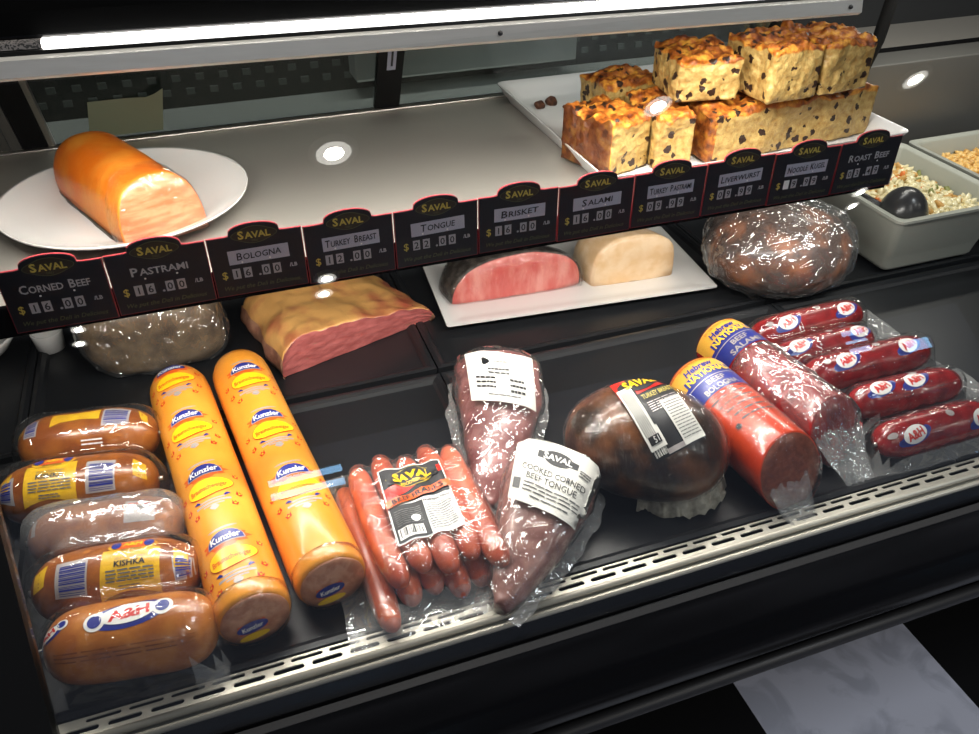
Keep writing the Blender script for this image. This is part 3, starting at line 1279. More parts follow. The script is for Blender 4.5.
bm = bmesh.new()
rings = []
for i in range(33):
    s = i / 32
    x = -Ls / 2 + Ls * s
    k = 1 - .62 * max(0, (.28 - s) / .28) ** 2.2
    kw = 1 - .30 * max(0, (.2 - s) / .2) ** 2
    ring = []
    for y, z in d_section(Ws * kw, Hs * k * (.95 + .05 * s)):
        q = 1 + .02 * nz((x, y, z), 22, 1)
        ring.append(Vector((x - .012 * (z / Hs), y * q, z * q + .0015)))
    rings.append(ring)
loft(bm, rings)
obj('fillet', bm, M['salmon_top'], t)
bm = bmesh.new()
rings = []
for f, dx in ((1.0, .0), (.97, .0015), (.8, .0035), (.4, .004), (.05, .004)):
    rings.append([Vector((Ls / 2 + dx - .012 * (z * f + Hs * .42 * (1 - f)) / Hs, y * f, z * f + (1 - f) * Hs * .42 + .0015)) for y, z in d_section(Ws * .995, Hs * .995)])
loft(bm, rings, False, True)
obj('cut_end', bm, M['salmon_cut'], t)
bm = bmesh.new()
rings = []
for i in range(21):
    s = i / 20
    x = -Ls / 2 - .006 + (Ls + .006) * s
    w = Ws * (.5 + .012) * (1 - .3 * max(0, (.2 - s) / .2) ** 2) + .0015 * nz((x, 0, 0), 60, 4)
    rings.append([Vector((x, -w, 0)), Vector((x, w, 0)), Vector((x, w * .99, .0035)), Vector((x, -w * .99, .0035))])
loft(bm, rings)
obj('skin', bm, M['salmon_skin'], t)
bm = bmesh.new()
rings = []
for i in range(13):
    s = i / 12
    x = Ls / 2 - .030 + .036 * s
    f = 1.02 if s < .85 else 1.02 - (s - .85) * .5
    rings.append([Vector((x - .012 * z / Hs, y * f * (1 + .02 * nz((x, y, z), 80, 2)), z * f + .0018 + .001 * nz((x, y, z), 120, 3))) for y, z in d_section(Ws * 1.01, Hs * 1.01)])
loft(bm, rings, False, True)
obj('cling_wrap', bm, M['cling_soft'], t)

# ------------------------------------------------------------------ white tray with bread pudding
t = thing('serving_tray', 'rectangular white tray holding the bread pudding pieces', 'tray', V(.584, .890, SHELF + .0005))
bm = bmesh.new()
w, d = .199, .168
levels = [(.024, .002), (.018, .0045), (.010, .0145), (.0, .0225), (-.0015, .0225), (-.001, .0205), (.012, .0), (.03, 0)]
rings = []
for ins, z in levels:
    ring = []
    a, b = w - ins, d - ins
    rr = .012
    for cx, cy, a0 in ((a - rr, b - rr, 0), (-a + rr, b - rr, 90), (-a + rr, -b + rr, 180), (a - rr, -b + rr, 270)):
        for k in range(6):
            q = math.radians(a0 + 18 * k)
            ring.append(Vector((cx + rr * math.cos(q), cy + rr * math.sin(q), z)))
    rings.append(ring)
loft(bm, rings, True, True)
sharp(obj('tray_body', bm, M['whitetray'], t), 50)
TB = SHELF + .0032


def bread(label, cx, cy, z0, sx, sy, h, rz, seed, slope=0.0, tall=0.0, dark_left=0.0):
    bm = bmesh.new()
    bmesh.ops.create_cube(bm, size=1)
    bmesh.ops.subdivide_edges(bm, edges=bm.edges[:], cuts=30, use_grid_fill=True)
    cr = bm.verts.layers.float.new('crust')
    for v in bm.verts:
        p = v.co.copy()
        # round the edges a little
        q = Vector([math.copysign(min(abs(c), .5), c) for c in p])
        m = sorted(abs(c) for c in q)
        if m[1] > .44:
            k = (m[1] - .44) / .06
            q = q * (1 - .035 * k * k)
        x, y, z = q.x * sx, q.y * sy, (q.z + .5) * h
        fz = q.z + .5
        z *= 1 + slope * q.x + tall * q.y
        n1 = nz((x, y, z), 55, seed)
        n2 = nz((x, y, z), 150, seed + 2)
        n3 = nz((x, y, 0), 30, seed + 4)
        top = max(0, (fz - .8) / .2)
        n4 = nz((x, y, z), 24, seed + 6)
        x += (.0030 * n1 + .0014 * n2 + .0040 * n4) * (1 if abs(p.x) > .49 else .3)
        y += (.0030 * n1 + .0014 * n2 + .0040 * n4) * (1 if abs(p.y) > .49 else .3)
        if fz > .3:
            z += top * (.0060 * n3 + .0060 * n1 + .0040 * n2)
        v.co = Vector((x, y, max(z, 0)))
        c = max(0, min(1, (fz - .84) / .12)) * .9
        if dark_left and p.x < -.47:
            c = max(c, dark_left)
        v[cr] = c
    o = obj('bread_pudding', bm, M['bread'])
    o.location = V(cx, cy, z0)
    o.rotation_euler = (0, 0, rz)
    tag(o, label, 'bread pudding', 'pieces of bread pudding on the tray')
    return o


g = math.radians
bread('bread pudding piece with a dark crusty end at the left front of the tray', .4235, .8045, TB, .062, .080, .060, g(18), 1, dark_left=1.7)
bread('narrow bread pudding piece standing second along the tray front', .4915, .808, TB, .046, .094, .060, g(-4), 5)
bread('bread pudding piece at the back left, partly hidden behind the others', .4935, .9085, TB, .076, .070, .062, g(3), 9)
bread('long bread pudding slab at the front right of the tray bottom layer', .6480, .806, TB, .244, .082, .058, g(5), 13, dark_left=1.35)
Z2 = TB + .0655
bread('single bread pudding piece on top, left of the upper layer', .537, .8165, Z2, .074, .078, .047, g(-8), 17, tall=.12)
bread('bread pudding piece in the middle of the upper layer', .6205, .792, Z2 - .001, .068, .086, .058, g(4), 21)
bread('bread pudding piece at the right end of the upper layer', .6940, .797, Z2 - .0005, .070, .086, .056, g(4), 25)
rr = random.Random(4)
for i, (x, y, s) in enumerate(((.4440, 1.004, .0085), (.4235, .996, .0075), (.456, .988, .0032), (.464, .990, .0028), (.470, .972, .0022), (.475, .990, .0025))):
    o = obj('crumb', blob((s, s * .7, s * .8), 3, .35, 160, i), M['crumb'])
    rest(o)
    o.location = V(x, y, TB - .0008)
    tag(o, ('largest brown crumb lying behind the bread on the bare tray' if i == 0 else 'brown crumb beside the largest one at the tray left' if i == 1 else 'tiny dark crumb on the bare back of the white tray'), 'crumb', 'crumbs on the tray')

# ------------------------------------------------------------------ salad pans on the right
def tub(name, label, x0, x1, y0, y1, z1, h, rr_=.012):
    cx, cy = (x0 + x1) / 2, (y0 + y1) / 2
    t = thing(name, label, 'salad pan', V(cx, cy, z1 - h))
    a0, b0 = (x1 - x0) / 2, (y1 - y0) / 2
    rings = []
    for ins, z in ((.004, h - .004), (0, h - .004), (0, h), (.008, h), (.011, h - .004), (.024, .004), (.03, .004)):
        a, b = a0 - ins, b0 - ins
        ring = []
        for sx, sy, q0 in ((1, 1, 0), (-1, 1, 90), (-1, -1, 180), (1, -1, 270)):
            for k in range(5):
                q = math.radians(q0 + 22.5 * k)
                ring.append(Vector((sx * (a - rr_) + rr_ * math.cos(q), sy * (b - rr_) + rr_ * math.sin(q), z)))
        rings.append(ring)
    outer = [[p.copy() for p in rings[0]]]
    for ins, z in ((.004, h - .004), (.022, 0.0)):
        pass
    bm = bmesh.new()
    low = []
    for p in rings[0]:
        low.append(Vector((p.x * (a0 - .024) / a0, p.y * (b0 - .024) / b0, 0)))
    loft(bm, [low] + rings, True, True)
    sharp(obj('pan_body', bm, M['tubwhite'], t), 50)
    return t, a0, b0


tb, a0, b0 = tub('salad_pan', 'white pan of creamy salad with the black scoop in it', .885, 1.102, .785, 1.030, -.518, .095)


def heap(name, label, cx, cy, zb, a, b, base, mats, n, seed, size):
    bm = bmesh.new()
    nn = 26
    vs = [[None] * (nn + 1) for _ in range(nn + 1)]
    hh = lambda x, y: base + .012 * (1 - (x / a) ** 2) * (1 - (y / b) ** 2) + .006 * nz((x, y, 0), 24, seed)
    for i in range(nn + 1):
        for j in range(nn + 1):
            x, y = -a + 2 * a * i / nn, -b + 2 * b * j / nn
            vs[i][j] = bm.verts.new((x, y, hh(x, y)))
    for i in range(nn):
        for j in range(nn):
            bm.faces.new((vs[i][j], vs[i + 1][j], vs[i + 1][j + 1], vs[i][j + 1]))
    r = random.Random(seed)
    for k in range(n):
        x, y = r.uniform(-a, a) * .97, r.uniform(-b, b) * .97
        z = hh(x, y)
        s = size * r.uniform(.6, 1.3)
        res = bmesh.ops.create_icosphere(bm, subdivisions=1, radius=1)
        m = Matrix.Translation((x, y, z + s * .1)) @ Matrix.Rotation(r.uniform(0, 6.28), 4, (r.uniform(-1, 1), r.uniform(-1, 1), 1)) @ Matrix.Diagonal((s * r.uniform(1, 2.0), s * .8, s * .55, 1))
        bmesh.ops.transform(bm, matrix=m, verts=res['verts'])
        mi = r.choices(range(len(mats)), weights=[14, 2, .45, .5][:len(mats)])[0]
        for f in {f for v in res['verts'] for f in v.link_faces}:
            f.material_index = mi
    o = obj(name, bm, [M[m] for m in mats], None)
    o.location = V(cx, cy, zb)
    tag(o, label, 'salad', None, 'stuff')
    return o


heap('salad', 'chopped creamy salad with carrot bits filling the white pan', .9935, .9075, -.613, a0 - .020, b0 - .020, .066, ['slaw', 'slaw2', 'carrot', 'herb'], 800, 3, .0075)
tb2, a1, b1 = tub('salad_pan', 'white pan of pale orange pasta salad beyond the creamy salad', 1.112, 1.33, .785, 1.030, -.518, .095)
heap('pasta_salad', 'pale orange pasta salad in the pan at the right edge', 1.221, .9075, -.613, a1 - .020, b1 - .020, .066, ['mac', 'slaw2', 'carrot'], 600, 8, .007)
t = thing('serving_spoon', 'round black serving spoon lying face down in the creamy salad', 'spoon', V(.945, .842, -.546))
bm = bmesh.new()
rings = []
for k in range(14):
    a = PI / 2 * k / 13
    r, z = .036 * math.sin(a), .048 * math.cos(a)
    rings.append([Vector((max(r, .0006) * math.cos(2 * PI * j / 36), max(r, .0006) * math.sin(2 * PI * j / 36), z)) for j in range(36)])
rings.append([p * .94 for p in rings[-1]])
loft(bm, rings, True, True)
obj('bowl', bm, M['scoop'], t)
obj('handle', tube(bmesh.new(), [(-.026, .018, .014), (-.034, .06, .02), (-.036, .12, .036), (-.036, .165, .05)], [.006, .005, .0055, .006], 10), M['scoop'], t)
# ------------------------------------------------------------------ the deck
def axis_thing(name, label, cat, ax, ay, bx, by, group=None, dz=0.0):
    L_ = math.hypot(bx - ax, by - ay)
    t = thing(name, label, cat, V((ax + bx) / 2, (ay + by) / 2, DECK + .0004 + dz), math.atan2(by - ay, bx - ax), group)
    return t, L_


def film_tail(name, parent, p, w, ln, mat, seed, heading=(1, 0, 0), up=.012, fold=.012):
    """crumpled gathered flap of film: starts at p, runs along heading and falls to the deck"""
    bm = bmesh.new()
    h = Vector(heading).normalized()
    s = Vector((-h.y, h.x, 0))
    n, m = 12, 22
    rows = []
    for i in range(n + 1):
        a = i / n
        row = []
        for j in range(m + 1):
            b = j / m - .5
            q = Vector(p) + h * (ln * a + .004 * nz((a, b * 3, 0), 2.2, seed)) + s * (w * b * (1 - .45 * a))
            q.z = max(.0016 + .0008 * (j % 2), p[2] * (1 - a) ** 1.4 + up * a * (1 - a) + fold * abs(nz((a * .8, b * 3, 0), 2.5, seed + 3)) * (1.1 - .5 * a))
            row.append(bm.verts.new(q))
        rows.append(row)
    for a, b in zip(rows, rows[1:]):
        for j in range(m):
            bm.faces.new((a[j], a[j + 1], b[j + 1], b[j]))
    return obj(name, bm, mat, parent)


# two orange liver sausage chubs
def chub_print(prof, cz, Ln, s0, shift, parent, body, off=0.0):
    d = Decal()

    def motif(u, x, part='all'):
        v = -x
        # grey line ornament and tulips come after the yellow cloud
        def tulip(du, dx, a):
            c, q = math.cos(a), math.sin(a)
            f = lambda px, py: (u + du + px * c - py * q, v - dx + px * q + py * c)
            d.poly([f(-.0026, -.0026), f(.0026, -.0026), f(.0034, .0028), f(.0016, .0008), f(0, .0034), f(-.0016, .0008), f(-.0034, .0028)], M['red'], 0)
            d.poly([f(-.0009, -.0014), f(.0009, -.0014), f(.0011, .0004), f(-.0011, .0004)], M['yellow'], 1)
        # blue dome with the maker's script
        d.ell(u, v - .004, .0215, .0082, M['orange_red'], 0, 0, 30, 9, .14)
        pts = [(u - .0160, v - .0062)] + [(u - .0160 * math.cos(PI * k / 12), v - .0048 + .0125 * math.sin(PI * k / 12)) for k in range(13)] + [(u + .0160, v - .0062)]
        d.poly([(u + (a - u) * 1.08, v + (b - v) * 1.10 - .0004) for a, b in pts], M['silver'], 1)
        d.poly(pts, M['blue'], 2)
        d.text('Kunzler', u, v - .0008, .0074, M['white_ink'], 3, w=.0275, bold=.025, shear=.1)
        d.ell(u, v + .0115, .014, .0013, M['silver'], 0, 0, 16)
        # yellow cloud with red rim
        y0 = v - .0250
        d.ell(u, y0, .0228, .0122, M['red'], 1, 0, 36, 3, .06)
        d.ell(u, y0, .0221, .0115, M['yellow'], 2, 0, 36, 3, .06)
        d.text('Braunschweiger', u, y0 - .0008, .0062, M['orange_red'], 3, w=.0350, bold=.02)
        # grey ornament
        y1 = v - .0465
        d.rect(u, y1, .034, .0026, M['silver'], 0)
        d.rect(u, y1 + .0036, .024, .0018, M['silver'], 0)
        d.rect(u, y1 - .0034, .020, .0016, M['silver'], 0)
        d.ell(u, y1 - .0072, .0042, .0036, M['silver'], 0, 0, 12, 4, .15)
        for q in (-1, 1):
            d.poly([(u + q * .018, y1 + .0066), (u + q * .012, y1 + .004), (u + q * .011, y1 + .0054), (u + q * .014, y1 + .0084)], M['blue'], 1)
        tulip(-.0260, .042, .5)
        tulip(.0260, .041, -.5)
        tulip(-.0190, .055, .2)
        tulip(.0190, .054, -.3)
        tulip(.0285, .0145, -.2)
        tulip(-.0290, .023, .2)
    P = .094
    x = -Ln / 2 - .01 + shift
    while x < Ln / 2 - .03:
        if x > -Ln / 2 + .012:
            motif(off, x)
            motif(off - .069 * 1.5, x + P * .5)
            motif(off + .069 * 1.5, x + P * .5)
        x += P
    # keep print off the rounded ends
    d.items = [it for it in d.items if all(-Ln / 2 + .008 < -q[1] < Ln / 2 - .008 for q in it[0])]
    return d.build('print', body, on_mesh(map_cyl_cross(prof, cz, s0), body, cz), du=.005, dv=.006, lift=.00025)


def chub_prof(Ln, R):
    p = [(-Ln / 2, R * .12), (-Ln / 2 + .002, R * .6), (-Ln / 2 + .008, R * .87), (-Ln / 2 + .018, R * .97), (-Ln / 2 + .032, R)]
    p += [(-Ln / 2 + .032 + (Ln - .064) * k / 8, R * (1 + .006 * math.sin(k * 1.7))) for k in range(1, 9)]
    p += [(Ln / 2 - .014, R * .995), (Ln / 2 - .005, R * .97), (Ln / 2 - .0005, R * .91)]
    return p


for lab, a, b, s0, sh, off in (('left one of the two long orange liver sausage chubs', (-.0915, .842), (-.0430, .4745), -.12, .026, 0.0),
                               ('right one of the two long orange liver sausage chubs, beside the frankfurters', (-.0215, .850), (.0262, .4905), -.12, .062, .006)):
    R = .0330
    t, Ln = axis_thing('sausage_chub', lab, 'sausage', a[0], a[1], b[0], b[1], 'orange liver sausage chubs')
    prof = chub_prof(Ln, R)
    body = obj('casing', lathe_x(prof, 56, bump=.004, freq=25, seed=sh * 90, cz=R), M['chub'], t)
    chub_print(prof, R, Ln, s0, sh, t, body, off)
    e = [(Ln / 2 - .0012, R * .89), (Ln / 2 + .0008, R * .88), (Ln / 2 + .0022, R * .6), (Ln / 2 + .003, R * .05)]
    ef = obj('end_face', lathe_x(e, 40, cz=R), M['chub_end'], t)
    d = Decal()
    d.rect(-.004, -.004, .024, .012, M['orange_red'], 0, .1)
    d.ell(-.004, -.004, .0125, .0075, M['blue'], 1, .1, 20, 2, .08)
    d.text('Kunzler', -.004, -.004, .0056, M['white_ink'], 2, w=.018, bold=.02, a=.1)
    d.ell(-.004, -.0165, .013, .0042, M['yellow'], 0, .05)
    xx = Ln / 2 + .0034
    d.build('end_print', ef, lambda u, v, e_, xx=xx: Vector((xx + e_, u, R + v)), lift=.0003)
    # twisted clear end wrap
    fp = [(Ln / 2 - .016, R * 1.015), (Ln / 2 - .004, R * 1.0), (Ln / 2 + .0042, R * .90), (Ln / 2 + .0052, R * .3), (Ln / 2 + .0056, R * .05)]
    obj('end_wrap', lathe_x(fp, 40, bump=.02, freq=90, seed=3, cz=R * 1.012), M['cling_soft'], t)

# kishka sausages and their bags
def kishka(label, cx, cy, yaw, Ln, R, kind, dz=0.0, flip=False):
    t = thing('kishka_sausage', label, 'sausage', V(cx, cy, DECK + .0022 + dz), yaw, 'brown sausages in clear bags')
    prof = sausage_prof(Ln, R, 3.6 if kind != 'oval' else 5)
    body = obj('casing', lathe_x(prof, 44, bump=.04, freq=28, seed=cx * 50 + cy * 31, cz=R), M['kishka' if kind != 'oval' else 'kishka_light'], t)
    d = Decal()
    f = -1 if flip else 1
    if kind == 'label':
        q = .018 * f
        d.poly([(-.0235 - q, .022), (.0235 - q, .022), (.0245 - q, -.024), (.018 - q, -.0205), (.009 - q, -.0175), (0 - q, -.0165), (-.009 - q, -.0175), (-.018 - q, -.0205), (-.0245 - q, -.024)], M['klabel'], 0)
        d.ell(-q, .0265, .0205, .0085, M['klabel'], 1)
        d.ell(-q, .0275, .0178, .0062, M['orange_red'], 2, 0, 30, 6, .1)
        d.ell(-q - .0135, .0275, .0042, .005, M['blue'], 3)
        d.ell(-q + .0135, .0275, .0042, .005, M['blue'], 3)
        d.text('A&H', -q, .0272, .0052, M['yellow'], 4, w=.016, bold=.03)
        d.text('BEEF KISHKA', -q, .0205, .0022, M['ink'], 2)
        d.text('SELECT GOURMET', -q, .0120, .0022, M['grey_ink'], 2)
        d.text('KISHKA', -q, .0072, .0052, M['ink'], 2, w=.0255, bold=.03)
        d.lines(-q, .0015, .040, 4, .0030, .0013, M['grey_ink'], 2, 5)
        d.lines(-q, -.0118, .020, 2, .0026, .0011, M['grey_ink'], 2, 6)
        bx = (.028 if not flip else -.030)
        d.rect(bx, .001, .0265, .034, M['silver'], 0)
        d.barcode(bx + .001, .0005, .0215, .029, M['blue'], 1, 15, 4, True)
        bx2 = -.061 if not flip else .0585
        d.poly([(bx2 - .0075, .010), (bx2 + .0085, .014), (bx2 + .010, -.020), (bx2 - .005, -.017)], M['silver'], 0)
        d.barcode(bx2 + .001, -.003, .011, .024, M['blue'], 1, 10, 8, True)
        for sx, ln in ((Ln / 2 - .013, 1), (-Ln / 2 + .013, -1)):
            d.poly([(sx - .0062 * ln, .022), (sx + .005 * ln, .016), (sx + .006 * ln, -.010), (sx - .005 * ln, -.002)], M['klabel'], 0)
        d.ell(.024 * f - q * 0 + (.004 if flip else -.002), .0265, .0032, .0032, M['kishka_light'], 1, 0, 14)
        s0 = -.52
    elif kind == 'top':
        d.poly([(-.03, .012), (.018, .012), (.018, -.004), (.0, -.001), (-.02, -.003), (-.03, -.008)], M['klabel'], 0)
        d.rect(.034, .000, .026, .026, M['silver'], 0)
        d.barcode(.034, -.001, .022, .020, M['blue'], 1, 11, 4, True)
        d.rect(-.050, -.004, .014, .024, M['silver'], 0)
        d.barcode(-.050, -.004, .011, .020, M['blue'], 1, 10, 4, True)
        d.poly([(.053, .016), (.062, .010), (.064, -.012), (.058, -.004)], M['klabel'], 0)
        d.poly([(-.068, .006), (-.059, .012), (-.059, -.006), (-.066, -.010)], M['klabel'], 0)
        d.lines(.012, -.0265, .022, 2, .004, .0016, M['white_ink'], 1, 4)
        s0 = -.05
    elif kind == 'plain':
        d.rect(.036, 0, .026, .024, M['silver'], 0)
        d.lines(.036, .008, .020, 1, .003, .0016, M['red'], 1, 4)
        d.lines(.036, .003, .022, 1, .003, .0022, M['ink'], 1, 7)
        d.rect(-.062, 0, .012, .022, M['silver'], 0)
        s0 = -.2
    else:
        def emblem(u, v, k, a):
            d.ell(u, v, .031 * k, .0118 * k, M['blue'], 0, a, 36)
            d.ell(u - .026 * k * math.cos(a), v - .026 * k * math.sin(a), .0082 * k, .0082 * k, M['white_ink'], 1)
            d.ell(u + .026 * k * math.cos(a), v + .026 * k * math.sin(a), .0082 * k, .0082 * k, M['white_ink'], 1)
            d.ell(u - .026 * k * math.cos(a), v - .026 * k * math.sin(a), .0055 * k, .0055 * k, M['blue'], 2)
            d.ell(u + .026 * k * math.cos(a), v + .026 * k * math.sin(a), .0055 * k, .0055 * k, M['blue'], 2)
            d.ell(u, v + .0012 * k, .0225 * k, .0090 * k, M['white_ink'], 2, a, 30)
            d.text('A&H', u, v + .0010 * k, .0090 * k, M['red'], 3, w=.032 * k, bold=.04, a=a)
        emblem(.004, .008, 1.0, .12)
        emblem(-.062, .002, .62, .5)
        d.lines(.0, -.017, .11, 3, .0035, .0012, M['kishka'], 1, 9)
        s0 = -.30
    d.build('label' if kind != 'oval' else 'emblem', body, on_mesh(map_cyl_along(prof, R, s0), body, R), du=.005, dv=.004, lift=.0003)
    if kind != 'oval':
        for s in (-1, 1):
            bm = bmesh.new()
            tube(bm, [(s * (Ln / 2 - .002), 0, R), (s * (Ln / 2 + .004), 0, R)], .0028, 10)
            obj('clip', bm, M['steel'], body)
    return (cx, cy, yaw, Ln, R, dz)


YW = math.radians(-8)
K = [kishka('brown bagged sausage farthest back, seen from its plain side with a blue barcode on top', -.1815, .758, math.radians(-9), .140, .0325, 'top', .004),
     kishka('brown kishka sausage with yellow label left of the barcode, second from the back', -.189, .688, YW, .150, .0330, 'label'),
     kishka('pinkish brown sausage half hidden under film between the two yellow labelled ones', -.163, .620, YW, .138, .0310, 'plain'),
     kishka('brown kishka sausage with yellow label right of its barcode, second from the front', -.152, .5545, YW, .142, .0330, 'label', 0, True),
     kishka('light brown sausage with a blue and white oval emblem, nearest the steel rail', -.1400, .4885, YW, .136, .0325, 'oval')]


def caps_local(ks, ox, oy, orz, grow=.0):
    out = []
    c, s = math.cos(-orz), math.sin(-orz)
    for cx, cy, yaw, Ln, R, dz in ks:
        h = Ln / 2 - R * .8
        pts = []
        for k in (-1, 1):
            x, y = cx + k * h * math.cos(yaw) - ox, cy + k * h * math.sin(yaw) - oy
            pts += [x * c - y * s, x * s + y * c]
        out.append((*pts, R + grow, R + dz + .0022))
    return out


for lab, ks, (ox, oy), (x0, x1, y0, y1), sd in (
        ('clear plastic bag round the two rear brown sausages', K[:2], (-.182, .722), (-.092, .104, -.078, .062), 1),
        ('clear plastic bag round the three front brown sausages', K[2:], (-.150, .553), (-.088, .094, -.100, .108), 6)):
    b = thing('plastic_bag', lab, 'plastic bag', V(ox, oy, DECK + .0004), YW, 'clear sausage bags')
    drape('film_sheet', b, x0, x1, y0, y1, caps_local(ks, ox, oy, YW), M['film_flat'], .0055, it=4, amp=.0012, seed=sd)
    if sd == 6:
        fo = drape('film_fold', b, x0 - .002, x1 + .004, .030, .100, caps_local(ks, ox, oy, YW), M['film_haze'], .005, it=5, amp=.0018, seed=9, lift=.0042, top='film_haze')

# vacuum pack of frankfurters
PX, PY = .1215, .5375
t = thing('frankfurter_pack', 'vacuum pack of reddish frankfurters with a black, red and white label', 'frankfurters', V(PX, PY, DECK + .0004))
rr = random.Random(11)
caps = []


def frank(x0, y0, x1, y1, zc, R=.0118):
    bm = bmesh.new()
    Ln = math.hypot(x1 - x0, y1 - y0)
    bend = rr.uniform(-.004, .004)
    ang = math.atan2(y1 - y0, x1 - x0)
    prof = sausage_prof(Ln, R, 7, 22, .2)
    rings = []
    for x, r in prof:
        ring = []
        b = bend * (1 - (2 * x / Ln) ** 2)
        for k in range(18):
            a = 2 * PI * k / 18
            p = Vector((x, r * math.sin(a) + b, r * math.cos(a)))
            p += p * (.03 * nz(p, 60, x0 * 90))
            ring.append(Matrix.Rotation(ang, 3, 'Z') @ p + Vector(((x0 + x1) / 2, (y0 + y1) / 2, zc)))
        rings.append(ring)
    loft(bm, rings)
    obj('frankfurter', bm, M['frank'], t)
    h = (Ln / 2 - R) / (Ln / 2)
    mx, my = (x0 + x1) / 2, (y0 + y1) / 2
    caps.append((mx + (x0 - mx) * h, my + (y0 - my) * h, mx + (x1 - mx) * h, my + (y1 - my) * h, R, zc))


for i in range(6):
    frank(-.062 + .0246 * i, .086 - .006 * (i % 2), (-.052 if i else -.054) + .0222 * i, -.086 + .006 * (i % 3) - (.014 if i == 0 else 0), .0130, .0126)
for i in range(5):
    frank(-.046 + .0243 * i, .092 - .007 * ((i + 1) % 2), -.038 + .0232 * i, -.074 + .010 * (i % 2) - .008 * (i > 3), .0352, .0126)
fl = drape('film', t, -.092, .088, -.104, .110, caps, M['film_flat'], .0045, floor=.0048, it=3, amp=.0022, seed=3, lift=.0012, top='film')
d = Decal()
w, h = .064, .096
d.rect(0, 0, w, h, M['white_ink'], 0)
d.rect(0, .0235, w - .003, .046, M['ink'], 1)
d.poly([(-.0305, .005), (-.0305, .021), (.0305, .040), (.0305, .030)], M['red'], 2)
d.ell(0, .0315, .0245, .0125, M['gold'], 3, 0, 36, 4, .08)
d.ell(0, .0315, .0236, .0116, M['ink'], 4, 0, 36, 4, .08)
d.rect(0, .0315, .052, .0130, M['ink'], 4)
d.text('SAVAL', 0, .0325, .0102, M['yellow'], 5, w=.040, bold=.035)
d.text('FOODSERVICE', .001, .0232, .0042, M['yellow'], 5, w=.028, bold=.02)
d.poly([(-.033, -.003), (-.033, .006), (.033, .0145), (.033, .0055)], M['orange_red'], 5)
d.text('BEEF FRANKS', 0, .0057, .0058, M['ink'], 6, w=.052, bold=.02, a=.127)
d.rect(-.0145, -.0245, .032, .044, M['ink'], 1)
d.lines(-.0145, -.009, .026, 8, .0025, .0009, M['grey_ink'], 2, 3)
d.ell(-.009, -.022, .0048, .0040, M['white_ink'], 3)
d.rect(-.016, -.037, .024, .013, M['white_ink'], 2)
d.barcode(-.016, -.0365, .021, .010, M['ink'], 3, 14, 5)
d.text('Nutrition Facts', .0155, -.004, .0036, M['ink'], 2, w=.026, bold=.02)
d.lines(.0155, -.010, .026, 12, .0029, .0009, M['grey_ink'], 2, 8)
lc = [Vector((x - PX, y - PY, .05)) for x, y in ((.0927, .5976), (.1560, .5960), (.1545, .5025), (.0886, .4975))]
d.build('label', fl, map_quad(lc, w, h, bvh_of(fl)), .005, .005, .0004, 'black, red and white product label')

# vacuum packed beef tongues
def tongue(label, bx, by, tx, ty, W, H, mat, seed, curve=0.0, lab_c=None, lab_wh=None, fill=None, ln_add=0.0):
    cx, cy = (bx + tx) / 2, (by + ty) / 2
    t = thing('tongue_pack', label, 'beef tongue', V(cx, cy, DECK + (.0006 if by > .7 else .0045)), 0, 'vacuum packed beef tongues')
    ax = Vector((tx - bx, ty - by, 0))
    Ln = ax.length
    ax.normalize()
    sd = Vector((-ax.y, ax.x, 0))

    def build(grow, nm, m, nf, na, segs=40):
        bm = bmesh.new()
        rings = []
        for i in range(31):
            s = i / 30
            k = 1.0 if s < .3 else 1 - .74 * ((s - .3) / .7) ** 1.15
            k *= min(1, (s * 9 + .12)) ** .45 if s < .11 else 1
            k *= (1 - max(0, s - .9) * 4.5)
            w, h = W / 2 * k + grow, H / 2 * max(k, .25) ** .9 + grow
            c = ax * (Ln * (s - .5)) + sd * (curve * math.sin(PI * s))
            ring = []
            for j in range(segs):
                a = 2 * PI * j / segs
                p = c + sd * (w * math.copysign(abs(math.cos(a)) ** .8, math.cos(a))) + Vector((0, 0, h + h * math.copysign(abs(math.sin(a)) ** .85, math.sin(a))))
                q = (na * nz(p, nf, seed) + na * .4 * nz(p, nf * 3, seed)) * k
                p += (p - c - Vector((0, 0, h))).normalized() * q
                p.z = max(p.z, .0002)
                ring.append(p)
            rings.append(ring)
        loft(bm, rings)
        return obj(nm, bm, m, t)
    build(0, 'meat', M[mat], 26, .005)
    sh = build(.0035, 'film', M['film'], 34, .004)
    # crimped film edge round the sides
    bm = bmesh.new()
    prev = None
    for side in (1, -1):
        prev = None
        for i in range(46):
            s = i / 45
            k = 1.0 if s < .3 else 1 - .74 * ((s - .3) / .7) ** 1.15
            k *= min(1, (s * 9 + .3)) ** .5
            c = ax * (Ln * (s * 1.06 - .52)) + sd * (curve * math.sin(PI * s))
            z = .004 + .3 * H * k * .5
            a = c + sd * (side * (W / 2 * k - .002)) + Vector((0, 0, z))
            fw = (.009 if side > 0 else .012) * (1 + .5 * nz((s, side, 0), 9, seed))
            b = c + sd * (side * (W / 2 * k + fw)) + Vector((0, 0, max(.001, z - .006 + .006 * nz((s, 0, side), 30, seed))))
            cur = (bm.verts.new(a), bm.verts.new(a.lerp(b, .5) + Vector((0, 0, .003 * nz((s, 1, side), 44, seed)))), bm.verts.new(b))
            if prev:
                bm.faces.new((prev[0], prev[1], cur[1], cur[0]))
                bm.faces.new((prev[1], prev[2], cur[2], cur[1]))
            prev = cur
    obj('film_edge', bm, M['frill'], t)
    d = Decal()
    w, h = lab_wh
    fill(d, w, h)
    lc = [Vector((x - cx, y - cy, .06)) for x, y in lab_c]
    vd = Vector((cx, cy, DECK + .03)).normalized()
    d.build('label', sh, map_quad(lc, w, h, bvh_of(sh), (vd.x * .45, vd.y * .45, -.9)), .005, .005, .0005, 'white paper product label')
    return t


